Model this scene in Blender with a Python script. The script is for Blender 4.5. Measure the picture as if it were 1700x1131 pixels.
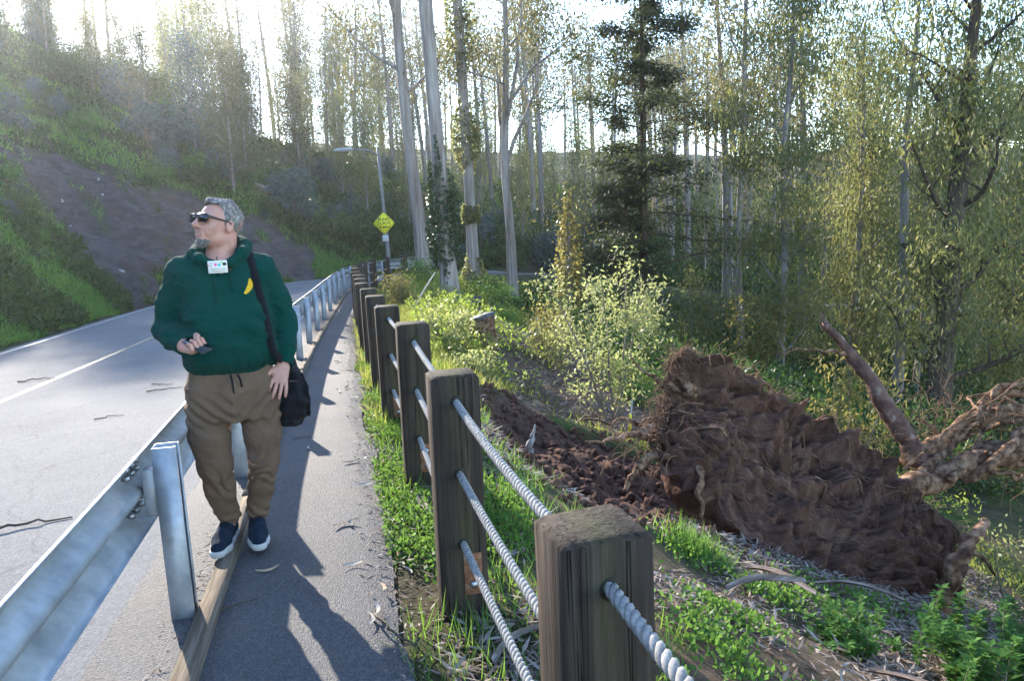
import bpy, math, random
import numpy as np
from mathutils import Matrix, Vector, Euler
for _o in list(bpy.data.objects): bpy.data.objects.remove(_o)
SC = bpy.context.scene
COL = SC.collection
R_ = math.radians
HAZE = .00045
# ------------------------------------------------------------------ camera
cam = bpy.data.cameras.new('camera'); camo = bpy.data.objects.new('camera', cam); COL.objects.link(camo)
cam.sensor_width = 36; cam.lens = 26.0; cam.clip_start = .05; cam.clip_end = 900
camo.matrix_world = Matrix.Translation((0, 0, 1.62)) @ Matrix.Rotation(R_(90 - 9.3), 4, 'X') @ Matrix.Rotation(R_(-2.3), 4, 'Z')
cam.dof.use_dof = False; cam.dof.focus_distance = 3.9; cam.dof.aperture_fstop = 8.0
SC.camera = camo
# ------------------------------------------------------------------ sky, sun, exposure
SUN_AZ, SUN_EL = R_(-31), R_(24)          # azimuth from +Y towards +X
world = bpy.data.worlds.new('World'); SC.world = world; world.use_nodes = True
_nt = world.node_tree; _nt.nodes.clear()
_sky = _nt.nodes.new('ShaderNodeTexSky'); _sky.sky_type = 'NISHITA'; _sky.sun_disc = False
_sky.sun_elevation = SUN_EL; _sky.sun_rotation = SUN_AZ; _sky.air_density = 1.0; _sky.dust_density = .25; _sky.ozone_density = 2.2; _sky.altitude = 100
_bg = _nt.nodes.new('ShaderNodeBackground'); _bg.inputs[1].default_value = .15
_wo = _nt.nodes.new('ShaderNodeOutputWorld')
_nt.links.new(_sky.outputs[0], _bg.inputs[0]); _nt.links.new(_bg.outputs[0], _wo.inputs[0])
sun = bpy.data.lights.new('sun', 'SUN'); suno = bpy.data.objects.new('sun', sun); COL.objects.link(suno)
sun.energy = 3.4; sun.angle = R_(.55); sun.color = (1.0, .91, .78)
_d = Vector((math.sin(SUN_AZ) * math.cos(SUN_EL), math.cos(SUN_AZ) * math.cos(SUN_EL), math.sin(SUN_EL)))
suno.rotation_euler = _d.to_track_quat('Z', 'Y').to_euler(); suno.location = (-20, 30, 25)
SC.view_settings.view_transform = 'Standard'; SC.view_settings.look = 'None'; SC.view_settings.gamma = 1; SC.view_settings.use_curve_mapping = False
SC.view_settings.exposure = 2.42
SC.render.engine = 'CYCLES'
SC.cycles.use_denoising = True
SC.cycles.max_bounces = 6; SC.cycles.diffuse_bounces = 3; SC.cycles.glossy_bounces = 2; SC.cycles.transmission_bounces = 4
SC.cycles.transparent_max_bounces = 6; SC.cycles.volume_bounces = 0
SC.cycles.caustics_reflective = False; SC.cycles.caustics_refractive = False
SC.cycles.sample_clamp_indirect = 4.0
# ------------------------------------------------------------------ noise, terrain function (plain numpy)
def _hash(ix, iy, iz, seed):
    h = (ix.astype(np.int64) * 374761393 + iy.astype(np.int64) * 668265263 + iz.astype(np.int64) * 2147483647 + seed * 1274126177) & 0xFFFFFFFF
    h = ((h ^ (h >> 13)) * 1274126177) & 0xFFFFFFFF
    h = (h ^ (h >> 16)) & 0xFFFFFFFF
    return h.astype(np.float64) / 4294967295.0

def vnoise(x, y, z=None, seed=0):
    x = np.asarray(x, float); y = np.asarray(y, float)
    z = np.zeros_like(x) if z is None else np.asarray(z, float)
    x, y, z = np.broadcast_arrays(x, y, z)
    ix, iy, iz = np.floor(x), np.floor(y), np.floor(z)
    fx, fy, fz = x - ix, y - iy, z - iz
    fx = fx * fx * (3 - 2 * fx); fy = fy * fy * (3 - 2 * fy); fz = fz * fz * (3 - 2 * fz)
    r = 0
    for a in (0, 1):
        for b in (0, 1):
            for c in (0, 1):
                w = (fx if a else 1 - fx) * (fy if b else 1 - fy) * (fz if c else 1 - fz)
                r = r + w * _hash(ix + a, iy + b, iz + c, seed)
    return r * 2 - 1

def fbm(x, y, z=None, oct=4, seed=0, gain=.5):
    a, r = 1.0, 0
    for o in range(oct):
        k = 2.03 ** o
        r = r + a * vnoise(np.asarray(x) * k, np.asarray(y) * k, None if z is None else np.asarray(z) * k, seed + o * 17)
        a *= gain
    return r

def smooth(a, b, x):
    t = np.clip((x - a) / (b - a), 0, 1)
    return t * t * (3 - 2 * t)

# the kerb line between road and footpath: x, y, z
KP = np.array([(6.0, -32, 0), (2.3, -14, 0), (.55, -6.0, 0), (-.32, -2.0, 0), (-.75, 0.05, 0), (-1.26, 2.48, 0), (-1.63, 4.2, 0), (-1.88, 5.33, -.03),
               (-2.46, 8.12, -.13), (-3.05, 11.0, -.23), (-3.69, 14.5, -.32), (-4.4, 18.7, -.38), (-5.0, 22.5, -.43), (-5.25, 25.5, -.47), (-4.95, 28, -.51),
               (-4.1, 30.2, -.56), (-2.6, 32.0, -.64), (-.6, 33.3, -.75), (1.9, 34.3, -.95), (6, 36.5, -1.7), (12, 40.5, -2.9), (18, 44, -4.2),
               (26, 46.6, -5.2), (36, 47.6, -6.0), (60, 47, -7.5), (120, 44, -9)], float)

def catmull(P, n=10):
    P = np.vstack([2 * P[0] - P[1], P, 2 * P[-1] - P[-2]])
    out = []
    for i in range(1, len(P) - 2):
        p0, p1, p2, p3 = P[i - 1], P[i], P[i + 1], P[i + 2]
        for k in range(n):
            t = k / n
            out.append(.5 * ((2 * p1) + (-p0 + p2) * t + (2 * p0 - 5 * p1 + 4 * p2 - p3) * t * t + (-p0 + 3 * p1 - 3 * p2 + p3) * t ** 3))
    out.append(P[-2])
    return np.array(out)

KC = catmull(KP, 14)
KS = np.concatenate([[0], np.cumsum(np.linalg.norm(np.diff(KC[:, :2], axis=0), axis=1))])
KS -= KS[np.argmin(np.hypot(KC[:, 0] + .75, KC[:, 1] - .05))]        # s = 0 level with the camera
KT = np.gradient(KC[:, :2], axis=0); KT /= np.linalg.norm(KT, axis=1)[:, None]
KN = np.stack([KT[:, 1], -KT[:, 0]], 1)                               # to the right (valley side)

def kat(s, t=0.0, dz=0.0):
    """point at distance s along the kerb line and t to its right"""
    x = np.interp(s, KS, KC[:, 0]); y = np.interp(s, KS, KC[:, 1]); z = np.interp(s, KS, KC[:, 2])
    nx = np.interp(s, KS, KN[:, 0]); ny = np.interp(s, KS, KN[:, 1])
    return np.stack([x + nx * t, y + ny * t, z + dz + 0 * x], -1)

def st_of(x, y):
    x = np.asarray(x, float).ravel(); y = np.asarray(y, float).ravel()
    S = np.empty(x.size); T = np.empty(x.size); Z = np.empty(x.size)
    A = KC[:-1, :2]; D = KC[1:, :2] - A; L2 = (D ** 2).sum(1)
    for i in range(0, x.size, 20000):
        px, py = x[i:i + 20000, None], y[i:i + 20000, None]
        q = np.clip(((px - A[:, 0]) * D[:, 0] + (py - A[:, 1]) * D[:, 1]) / L2, 0, 1)
        dx, dy = px - A[:, 0] - q * D[:, 0], py - A[:, 1] - q * D[:, 1]
        d2 = dx * dx + dy * dy
        j = d2.argmin(1); r = np.arange(len(j))
        jq = q[r, j]
        S[i:i + 20000] = KS[j] + jq * (KS[j + 1] - KS[j])
        Z[i:i + 20000] = KC[j, 2] + jq * (KC[j + 1, 2] - KC[j, 2])
        sg = np.sign(dx[r, j] * D[j, 1] - dy[r, j] * D[j, 0])
        T[i:i + 20000] = np.sqrt(d2[r, j]) * sg
    return S, T, Z

def height_base(x, y):
    shp = np.shape(x)
    s, t, zk = st_of(x, y)
    xf = np.ravel(x); yf = np.ravel(y)
    # right: verge, then the gully
    t0 = 1.55 + 1.3 * smooth(9, 15, s) - .5 * smooth(24, 34, s)
    u = np.maximum(0, t - t0)
    right = -(6.2 * (1 - np.exp(-u / 11.5))) - .03 * np.maximum(0, u - 12) + .05 * smooth(0, 1.2, t) * smooth(9, 14, s)
    # left: road with a slight fall, ditch, then the cut slope
    tl = -t
    road = -.03 * np.minimum(tl, 6.2)
    v = np.maximum(0, tl - 6.35)
    f = 1 - .0 * s
    steep = 1.0 - .5 * smooth(30.3, 35, s)
    hmax = 19 - 14 * smooth(30, 36, s)
    hill = hmax * (1 - np.exp(-steep * v / hmax * 1.02)) + .16 * np.maximum(0, v - 16)
    left = road + hill
    z = zk + np.where(t > 0, right, left)
    return z.reshape(shp)

LX0, LY0, LD = -90.0, -16.0, .4
_lx = np.arange(LX0, 110, LD); _ly = np.arange(LY0, 170, LD)
HB = height_base(*np.meshgrid(_lx, _ly))
SB, TB, _ = [a.reshape(HB.shape) for a in st_of(*np.meshgrid(_lx, _ly))]

def _bil(G, x, y):
    fx = np.clip((np.asarray(x, float) - LX0) / LD, 0, len(_lx) - 1.001); fy = np.clip((np.asarray(y, float) - LY0) / LD, 0, len(_ly) - 1.001)
    i = fx.astype(int); j = fy.astype(int); a = fx - i; b = fy - j
    return G[j, i] * (1 - a) * (1 - b) + G[j, i + 1] * a * (1 - b) + G[j + 1, i] * (1 - a) * b + G[j + 1, i + 1] * a * b

def inpoly(x, y, poly):
    x = np.asarray(x, float); y = np.asarray(y, float)
    r = np.zeros(x.shape, bool); n = len(poly)
    for i in range(n):
        x1, y1 = poly[i]; x2, y2 = poly[(i + 1) % n]
        c = ((y1 > y) != (y2 > y)) & (x < (x2 - x1) * (y - y1) / (y2 - y1 + 1e-12) + x1)
        r ^= c
    return r

def polydist(x, y, poly):
    x = np.asarray(x, float); y = np.asarray(y, float)
    d = np.full(x.shape, 1e9); n = len(poly)
    for i in range(n):
        a = np.array(poly[i]); b = np.array(poly[(i + 1) % n]); e = b - a
        q = np.clip(((x - a[0]) * e[0] + (y - a[1]) * e[1]) / (e @ e), 0, 1)
        d = np.minimum(d, np.hypot(x - a[0] - q * e[0], y - a[1] - q * e[1]))
    return np.where(inpoly(x, y, poly), d, -d)
# ------------------------------------------------------------------ mesh + material helpers
class MB:
    """collects vertices and faces (arrays of k-gons) and links them as ONE mesh object"""
    def __init__(self): self.V = []; self.F = []; self.n = 0
    def add(self, V, *faces):
        V = np.asarray(V, float).reshape(-1, 3); self.V.append(V)
        for f in faces:
            f = np.asarray(f, int)
            if f.size: self.F.append(f + self.n)
        self.n += len(V); return self
    def xf(self, M):
        M = np.array(M); self.V = [v @ M[:3, :3].T + M[:3, 3] for v in self.V]; return self
    def mesh(self, name, mat=None, smooth=False):
        me = bpy.data.meshes.new(name)
        V = np.concatenate(self.V) if self.V else np.zeros((0, 3))
        me.vertices.add(len(V)); me.vertices.foreach_set('co', V.astype(np.float32).ravel())
        nl = sum(f.size for f in self.F); nf = sum(len(f) for f in self.F)
        me.loops.add(nl); me.polygons.add(nf)
        me.loops.foreach_set('vertex_index', np.concatenate([f.ravel() for f in self.F]).astype(np.int32))
        tot = np.concatenate([np.full(len(f), f.shape[1], np.int32) for f in self.F])
        me.polygons.foreach_set('loop_start', np.concatenate([[0], np.cumsum(tot)[:-1]]).astype(np.int32))
        me.polygons.foreach_set('loop_total', tot)
        if smooth: me.polygons.foreach_set('use_smooth', np.ones(nf, bool))
        me.update(calc_edges=True)
        if mat: me.materials.append(mat)
        return me
    def build(self, name, mat=None, parent=None, smooth=False):
        return link(name, self.mesh(name, mat, smooth), parent)

def link(name, data, parent=None, loc=None):
    o = bpy.data.objects.new(name, data); COL.objects.link(o)
    if parent is not None: o.parent = parent
    if loc is not None: o.location = loc
    return o

def empty(name, loc=(0, 0, 0), rz=0.0):
    o = bpy.data.objects.new(name, None); COL.objects.link(o); o.location = loc; o.rotation_euler = (0, 0, rz); o.empty_display_size = .2
    return o

def tag(o, label=None, cat=None, group=None, kind=None):
    if label: o['label'] = label
    if cat: o['category'] = cat
    if group: o['group'] = group
    if kind: o['kind'] = kind
    return o

def copy_tree(o, parent=None):
    c = o.copy(); COL.objects.link(c); c.parent = parent
    for ch in list(o.children): copy_tree(ch, c)
    return c

def grid_faces(nu, nv, close_u=False):
    """quads of a (nu, nv) vertex grid stored row by row (index = i * nv + j)"""
    i = np.arange(nu if close_u else nu - 1)[:, None]; j = np.arange(nv - 1)[None, :]
    i2 = (i + 1) % nu
    return np.stack([i * nv + j, i * nv + j + 1, i2 * nv + j + 1, i2 * nv + j], -1).reshape(-1, 4)

def frames(P):
    P = np.asarray(P, float); T = np.gradient(P, axis=0); T /= np.linalg.norm(T, axis=1)[:, None] + 1e-12
    up = np.array([0, 0, 1.0]) if abs(T[0, 2]) < .9 else np.array([1.0, 0, 0])
    A = np.empty_like(P); a = up - T[0] * (up @ T[0]); a /= np.linalg.norm(a)
    for k in range(len(P)):
        a = a - T[k] * (a @ T[k]); a = a / (np.linalg.norm(a) + 1e-12); A[k] = a
    return T, A, np.cross(T, A)

def tube(mb, P, r, n=8, cap=True, rough=0.0, seed=0):
    P = np.asarray(P, float); r = np.broadcast_to(np.asarray(r, float), (len(P),))
    T, A, B = frames(P)
    th = np.linspace(0, 2 * np.pi, n, endpoint=False)
    rr = r[:, None] * np.ones(n)
    if rough:
        rr = rr * (1 + rough * np.random.RandomState(seed).uniform(-1, 1, rr.shape))
    V = P[:, None, :] + rr[..., None] * (np.cos(th)[None, :, None] * A[:, None, :] + np.sin(th)[None, :, None] * B[:, None, :])
    m = len(P); i = np.arange(m - 1)[:, None]; j = np.arange(n)[None, :]; j2 = (j + 1) % n
    F = np.stack([i * n + j, i * n + j2, (i + 1) * n + j2, (i + 1) * n + j], -1).reshape(-1, 4)
    V = V.reshape(-1, 3)
    if cap:
        mb.add(V, F, np.arange(n)[::-1][None, :], (np.arange(n) + (m - 1) * n)[None, :])
    else: mb.add(V, F)
    return mb

BOXF = np.array([[0, 3, 2, 1], [4, 5, 6, 7], [0, 1, 5, 4], [1, 2, 6, 5], [2, 3, 7, 6], [3, 0, 4, 7]])
def box(mb, c, size, rot=None):
    sx, sy, sz = np.array(size) / 2
    V = np.array([(-sx, -sy, -sz), (sx, -sy, -sz), (sx, sy, -sz), (-sx, sy, -sz), (-sx, -sy, sz), (sx, -sy, sz), (sx, sy, sz), (-sx, sy, sz)])
    if rot is not None: V = V @ np.array(rot).T
    mb.add(V + np.array(c), BOXF); return mb

def cbox(mb, c, size, b=.01, rot=None):
    """box with chamfered edges"""
    h = np.array(size) / 2; V = []; idx = {}
    for sx in (-1, 1):
        for sy in (-1, 1):
            for sz in (-1, 1):
                for ax in range(3):
                    p = np.array([sx, sy, sz]) * (h - b); p[ax] = (sx, sy, sz)[ax] * h[ax]
                    idx[(sx, sy, sz, ax)] = len(V); V.append(p)
    Q, T3 = [], []
    for ax in range(3):
        o1, o2 = [(1, 2), (2, 0), (0, 1)][ax]
        for s in (-1, 1):
            q = []
            for a, c_ in ((-1, -1), (1, -1), (1, 1), (-1, 1)):
                k = [0, 0, 0]; k[ax] = s; k[o1] = a; k[o2] = c_; q.append(idx[(*k, ax)])
            Q.append(q if s > 0 else q[::-1])
    for ax in range(3):
        o1, o2 = [(1, 2), (2, 0), (0, 1)][ax]
        for a in (-1, 1):
            for c_ in (-1, 1):
                k0 = [0, 0, 0]; k1 = [0, 0, 0]; k0[o1] = k1[o1] = a; k0[o2] = k1[o2] = c_; k0[ax] = -1; k1[ax] = 1
                q = [idx[(*k0, o1)], idx[(*k1, o1)], idx[(*k1, o2)], idx[(*k0, o2)]]
                Q.append(q if a * c_ < 0 else q[::-1])
    for sx in (-1, 1):
        for sy in (-1, 1):
            for sz in (-1, 1):
                q = [idx[(sx, sy, sz, 0)], idx[(sx, sy, sz, 1)], idx[(sx, sy, sz, 2)]]
                T3.append(q if sx * sy * sz > 0 else q[::-1])
    V = np.array(V)
    if rot is not None: V = V @ np.array(rot).T
    mb.add(V + np.array(c), np.array(Q), np.array(T3)); return mb

def rotz(a): c, s = math.cos(a), math.sin(a); return np.array([[c, -s, 0], [s, c, 0], [0, 0, 1]])
def rotx(a): c, s = math.cos(a), math.sin(a); return np.array([[1, 0, 0], [0, c, -s], [0, s, c]])
def roty(a): c, s = math.cos(a), math.sin(a); return np.array([[c, 0, s], [0, 1, 0], [-s, 0, c]])

class NT:
    """small node-graph writer"""
    def __init__(self, name):
        self.m = bpy.data.materials.new(name); self.m.use_nodes = True; self.t = self.m.node_tree; self.t.nodes.clear()
    def n(self, typ, **kw):
        nd = self.t.nodes.new(typ)
        for k, v in kw.items():
            if k.startswith('i_'):
                key = k[2:]; key = int(key) if key.isdigit() else key.replace('_', ' ')
                self.set(nd.inputs[key], v)
            else: setattr(nd, k, v)
        return nd
    def set(self, sock, v):
        if isinstance(v, bpy.types.NodeSocket): self.t.links.new(v, sock)
        elif isinstance(v, bpy.types.Node): self.t.links.new(v.outputs[0], sock)
        else:
            if isinstance(v, (tuple, list)) and len(v) == 3 and sock.type == 'RGBA': v = (*v, 1)
            sock.default_value = v
    def ramp(self, fac, stops):
        r = self.n('ShaderNodeValToRGB'); self.set(r.inputs[0], fac); e = r.color_ramp.elements
        while len(e) < len(stops): e.new(.5)
        for k, (p, c) in enumerate(stops):
            e[k].position = p; e[k].color = (*c, 1) if len(c) == 3 else c
        return r.outputs[0]
    def noise(self, vec, scale, detail=5, rough=.55, dist=0):
        return self.n('ShaderNodeTexNoise', i_Vector=vec, i_Scale=scale, i_Detail=detail, i_Roughness=rough, i_Distortion=dist).outputs[0]
    def coords(self, kind='Object', scale=(1, 1, 1), rot=(0, 0, 0)):
        c = self.n('ShaderNodeTexCoord').outputs[kind]
        return self.n('ShaderNodeMapping', i_Vector=c, i_Scale=scale, i_Rotation=rot).outputs[0]
    def mix(self, f, a, b, typ='MIX'):
        nd = self.n('ShaderNodeMix', data_type='RGBA', blend_type=typ); self.set(nd.inputs[0], f); self.set(nd.inputs[6], a); self.set(nd.inputs[7], b)
        return nd.outputs[2]
    def math(self, op, a, b=0.0, c=None):
        nd = self.n('ShaderNodeMath', operation=op); self.set(nd.inputs[0], a); self.set(nd.inputs[1], b)
        if c is not None: self.set(nd.inputs[2], c)
        return nd.outputs[0]
    def bump(self, h, strength=.4, dist=.01):
        return self.n('ShaderNodeBump', i_Height=h, i_Strength=strength, i_Distance=dist).outputs[0]
    def out(self, sh, disp=None):
        o = self.n('ShaderNodeOutputMaterial'); self.t.links.new(sh if isinstance(sh, bpy.types.NodeSocket) else sh.outputs[0], o.inputs[0]); return self.m
    def pbsdf(self, col, rough=.8, metal=0.0, normal=None, spec=.3, **kw):
        p = self.n('ShaderNodeBsdfPrincipled', i_Roughness=rough, i_Metallic=metal)
        self.set(p.inputs['Base Color'], col); p.inputs['Specular IOR Level'].default_value = spec
        if normal is not None: self.set(p.inputs['Normal'], normal)
        for k, v in kw.items(): self.set(p.inputs[k.replace('_', ' ')], v)
        return p

def simple(name, cols, scale=6, detail=6, rough=.8, metal=0.0, bump=.3, bscale=40, bdist=.01, stretch=(1, 1, 1), coord='Object', spec=.3, lo=.3, hi=.7):
    g = NT(name); v = g.coords(coord, stretch)
    n = g.noise(v, scale, detail)
    k = len(cols)
    c = g.ramp(n, [(lo + (hi - lo) * i / max(1, k - 1), cols[i]) for i in range(k)]) if k > 1 else (*cols[0], 1)
    nb = g.bump(g.noise(v, bscale, 4), bump, bdist) if bump else None
    return g.out(g.pbsdf(c, rough, metal, nb, spec))

def leafmat(name, cols, trans=.45, rough=.55, tcol=None, spec=.25):
    g = NT(name)
    ri = g.n('ShaderNodeNewGeometry').outputs['Random Per Island']
    k = len(cols)
    c = g.ramp(ri, [(i / max(1, k - 1), cols[i]) for i in range(k)])
    p = g.pbsdf(c, rough, spec=spec)
    tc = g.mix(.55, c, tcol or (.35, .36, .04), 'MIX')
    t = g.n('ShaderNodeBsdfTranslucent', i_Color=tc)
    ms = g.n('ShaderNodeMixShader', i_0=trans); g.t.links.new(p.outputs[0], ms.inputs[1]); g.t.links.new(t.outputs[0], ms.inputs[2])
    return g.out(ms)

def leaves(mb, P, D, L, W, rng, fold=.0, k=4, up=None):
    """leaf faces (diamonds of 4 corners, k=3: triangles) at P along D, length L, width W"""
    n = len(P); D = D / (np.linalg.norm(D, axis=1)[:, None] + 1e-9)
    r = rng.normal(size=(n, 3)) if up is None else np.broadcast_to(up, (n, 3)) + rng.normal(size=(n, 3)) * .35
    S = np.cross(D, r); S /= np.linalg.norm(S, axis=1)[:, None] + 1e-9
    L = np.broadcast_to(L, (n,))[:, None]; W = np.broadcast_to(W, (n,))[:, None]
    if k == 3:
        V = np.stack([P - S * W * .5, P + S * W * .5, P + D * L], 1)
        mb.add(V.reshape(-1, 3), np.arange(n * 3).reshape(n, 3))
    else:
        V = np.stack([P, P + D * L * .42 + S * W * .5, P + D * L, P + D * L * .42 - S * W * .5], 1)
        mb.add(V.reshape(-1, 3), np.arange(n * 4).reshape(n, 4))
    return mb
# ------------------------------------------------------------------ the ground
ROCK = [(-17.9, 27.6), (-18.1, 29.7), (-17.6, 31.8), (-16.1, 33.5), (-14.4, 35.0), (-11.8, 36.0), (-9.6, 36.6)] + [tuple(kat(np.array([s_]), -6.3)[0][:2]) for s_ in np.linspace(31.4, 23.5, 8)] + [(-12.3, 23.0), (-14.2, 24.0), (-16.6, 25.9)]
SCAR = [(-.42, 8.6), (.1, 9.5), (.9, 9.6), (2.0, 9.2), (2.4, 7.6), (2.0, 5.9), (1.25, 5.2), (.55, 4.75), (-.02, 5.0), (-.22, 6.4)]
WASH = [(-1.3, 20.5), (-.7, 20.5), (2.6, 14.5), (3.2, 11), (1.6, 9.9), (.2, 9.6), (-.3, 12.5), (-.6, 15)]
LITZ = [(-.05, 1.2), (-.3, 3.2), (.0, 4.6), (.7, 4.5), (1.3, 5.2), (2.2, 5.9), (5.0, 7.5), (7, 6), (5, 2), (2, 0.5)]
def ground_z(x, y):
    x = np.asarray(x, float); y = np.asarray(y, float)
    z = _bil(HB, x, y); t = _bil(TB, x, y)
    off = np.maximum(smooth(1.0, 2.2, t), smooth(6.5, 8.5, -t))              # keep road and path smooth
    far = smooth(25, 60, np.hypot(x, y))
    z = z + off * (.10 * fbm(x * .9, y * .9, oct=4, seed=3) + far * 1.2 * fbm(x * .05, y * .05, oct=3, seed=9) + .35 * fbm(x * .22, y * .22, oct=2, seed=5) * smooth(6.5, 12, -t))
    z = z - .06 * (1 - np.maximum(smooth(1.05, 1.6, t), smooth(6.2, 6.6, -t)))   # tuck under the road and path sheets
    near = smooth(16, 12, y)
    rk = smooth(-.3, .8, polydist(x, y, ROCK)); hh = z * 1.1 + .35 * (x * .5 + y * .85)
    z = z + rk * (.36 * (1 - 2 * np.abs(fbm((x - y) * .12, hh * .75, oct=4, seed=15))) + .12 * fbm(x * 1.5, y * 1.5, oct=3, seed=16) - .25)
    d = polydist(x, y, SCAR) if np.any(near > 0) else np.full(x.shape, -9.)
    k = smooth(-.12, .35, d)
    z = z - k * (.30 + .15 * vnoise(x * 1.7, y * 1.7, seed=8)) + k * .13 * np.abs(fbm(x * 2.6, y * 2.6, oct=4, seed=21))
    return z

def masks(x, y):
    nz = .25 * fbm(x * 1.3, y * 1.3, oct=4, seed=31)
    dirt = smooth(-.15, .15, polydist(x, y, SCAR) + nz * .8)
    rock = smooth(-.25, .35, polydist(x, y, ROCK) + nz * 3.2 + .5 * fbm(x * .5, y * .5, oct=3, seed=33)) * (1 - .55 * smooth(.30, .6, fbm((x - y) * .18, (x + y) * .7, oct=4, seed=35) - .08 * polydist(x, y, ROCK)))
    wash = np.maximum(smooth(-.3, .4, polydist(x, y, WASH) + nz * 2.0), .8 * smooth(-.3, .5, polydist(x, y, LITZ) + nz * 1.5))
    return dirt, rock, wash

def nonuni(a, b, c, d, fine, grow):
    mid = np.arange(b, c + 1e-6, fine); lo = []; h = fine; p = b
    while p > a: h *= grow; p -= h; lo.append(p)
    hi = []; h = fine; p = mid[-1]
    while p < d: h *= grow; p += h; hi.append(p)
    return np.concatenate([lo[::-1], mid, hi])
GX = nonuni(-250, -12, 7.5, 270, .09, 1.045); GY = nonuni(-60, .8, 13, 330, .09, 1.022)
gx, gy_ = np.meshgrid(GX, GY, indexing='ij')
gzv = ground_z(gx, gy_)
mb = MB(); mb.add(np.stack([gx, gy_, gzv], -1), grid_faces(len(GX), len(GY))[:, ::-1])
g = NT('earth'); v = g.coords('Object')
at = g.n('ShaderNodeAttribute', attribute_name='zone'); sep = g.n('ShaderNodeSeparateColor', i_0=at.outputs[0])
soil = g.ramp(g.noise(v, 2.2, 8, .65), [(.3, (.030, .022, .015)), (.5, (.060, .043, .029)), (.7, (.10, .072, .046))])
green = g.ramp(g.noise(v, 1.1, 7, .6), [(.32, (.018, .030, .010)), (.5, (.030, .052, .014)), (.7, (.05, .08, .02))])
base = g.mix(g.ramp(g.noise(v, .7, 5), [(.35, (0, 0, 0)), (.6, (1, 1, 1))]), soil, green)
dirtc = g.ramp(g.noise(v, 5, 9, .7), [(.25, (.035, .020, .014)), (.5, (.085, .048, .036)), (.75, (.14, .085, .064))])
vr = g.coords('Object', (.9, .9, 2.4), (0, 0, R_(30)))
rockc = g.ramp(g.noise(vr, 1.7, 10, .72, .5), [(.28, (.018, .014, .014)), (.45, (.060, .049, .050)), (.6, (.098, .080, .080)), (.74, (.050, .034, .030))])
rockc = g.mix(g.ramp(g.noise(v, .55, 5), [(.52, (0, 0, 0)), (.66, (1, 1, 1))]), rockc, (.068, .042, .036, 1))
washc = g.ramp(g.noise(v, 3, 9, .7), [(.28, (.045, .028, .020)), (.5, (.10, .067, .048)), (.75, (.18, .132, .10))])
c = g.mix(sep.outputs[2], base, washc); c = g.mix(sep.outputs[1], c, rockc); c = g.mix(sep.outputs[0], c, dirtc)
bh = g.math('ADD', g.noise(v, 14, 8, .7), g.math('MULTIPLY', g.noise(vr, 3.2, 6, .7), 2.0))
M_EARTH = g.out(g.pbsdf(c, .95, 0, g.bump(bh, .9, .04), .1))
gro = mb.build('ground', M_EARTH, smooth=True); tag(gro, kind='structure')
_a = gro.data.attributes.new('zone', 'FLOAT_COLOR', 'POINT')
_m = masks(gx.ravel(), gy_.ravel())
_a.data.foreach_set('color', np.stack([*_m, np.ones(gx.size)], 1).astype(np.float32).ravel())

# ------------------------------------------------------------------ road and footpath
def strip(name, s0, s1, ts, dz, mat, parent=None, ds=.25, camber=True, wob=0.0, seed=0):
    s = np.arange(s0, s1 + 1e-6, ds); V = np.zeros((len(s), len(ts), 3))
    for j, t in enumerate(ts):
        tt = t + (wob * fbm(s * 1.1, s * 0 + j * 7, oct=4, seed=seed) if j in (0, len(ts) - 1) else 0)
        p = kat(s, tt); p[:, 2] += dz + (-.03 * np.maximum(0, -t) if camber else 0); V[:, j] = p
    mb = MB(); mb.add(V, grid_faces(len(s), len(ts)))
    o = mb.build(name, mat, parent, smooth=True)
    if parent is None: tag(o, kind='structure')
    return o

g = NT('asphalt'); v = g.coords('Object')
big = g.noise(v, .8, 6, .6); agg = g.n('ShaderNodeTexVoronoi', i_Vector=v, i_Scale=120.0)
c = g.ramp(big, [(.3, (.125, .125, .132)), (.5, (.16, .16, .166)), (.72, (.20, .198, .198))])
c = g.mix(.5, c, g.ramp(agg.outputs['Color'], [(.0, (.05, .05, .053)), (.5, (.125, .125, .13)), (1, (.25, .245, .24))]))
crack = g.n('ShaderNodeTexVoronoi', i_Vector=g.n('ShaderNodeVectorMath', operation='ADD', i_0=v, i_1=g.n('ShaderNodeTexNoise', i_Vector=v, i_Scale=1.2, i_Detail=6.0).outputs[1]).outputs[0], i_Scale=.55, feature='DISTANCE_TO_EDGE')
c = g.mix(g.ramp(crack.outputs[0], [(.0, (.28, .28, .28)), (.009, (0, 0, 0))]), c, (.03, .03, .032, 1))
bh = g.math('ADD', g.math('MULTIPLY', agg.outputs[0], -1.0), g.noise(v, 60, 4))
M_ROAD = g.out(g.pbsdf(c, .9, 0, g.bump(bh, .55, .006), .12))
g = NT('path asphalt'); v = g.coords('Object')
agg = g.n('ShaderNodeTexVoronoi', i_Vector=v, i_Scale=150.0)
c = g.ramp(g.noise(v, 1.3, 7, .62), [(.3, (.05, .05, .055)), (.5, (.075, .073, .078)), (.72, (.105, .098, .098))])
c = g.mix(.5, c, g.ramp(agg.outputs['Color'], [(.0, (.025, .025, .028)), (.5, (.075, .073, .077)), (1, (.19, .18, .175))]))
c = g.mix(g.ramp(g.noise(v, 2.6, 6, .7), [(.56, (0, 0, 0)), (.72, (.7, .7, .7))]), c, (.10, .082, .066, 1))
bh = g.math('ADD', g.math('MULTIPLY', agg.outputs[0], -1.0), g.noise(v, 70, 4))
M_PATH = g.out(g.pbsdf(c, .72, 0, g.bump(bh, .7, .006), .16))
road = strip('road', -14, 75, [-6.25, -6.0, -4.5, -3, -1.5, -.35], 0, M_ROAD, wob=.04, seed=4)
shoulder = strip('shoulder', -8, 45, [-.36, -.2, .01], .004, M_PATH, camber=False, wob=.02, seed=5)
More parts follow.
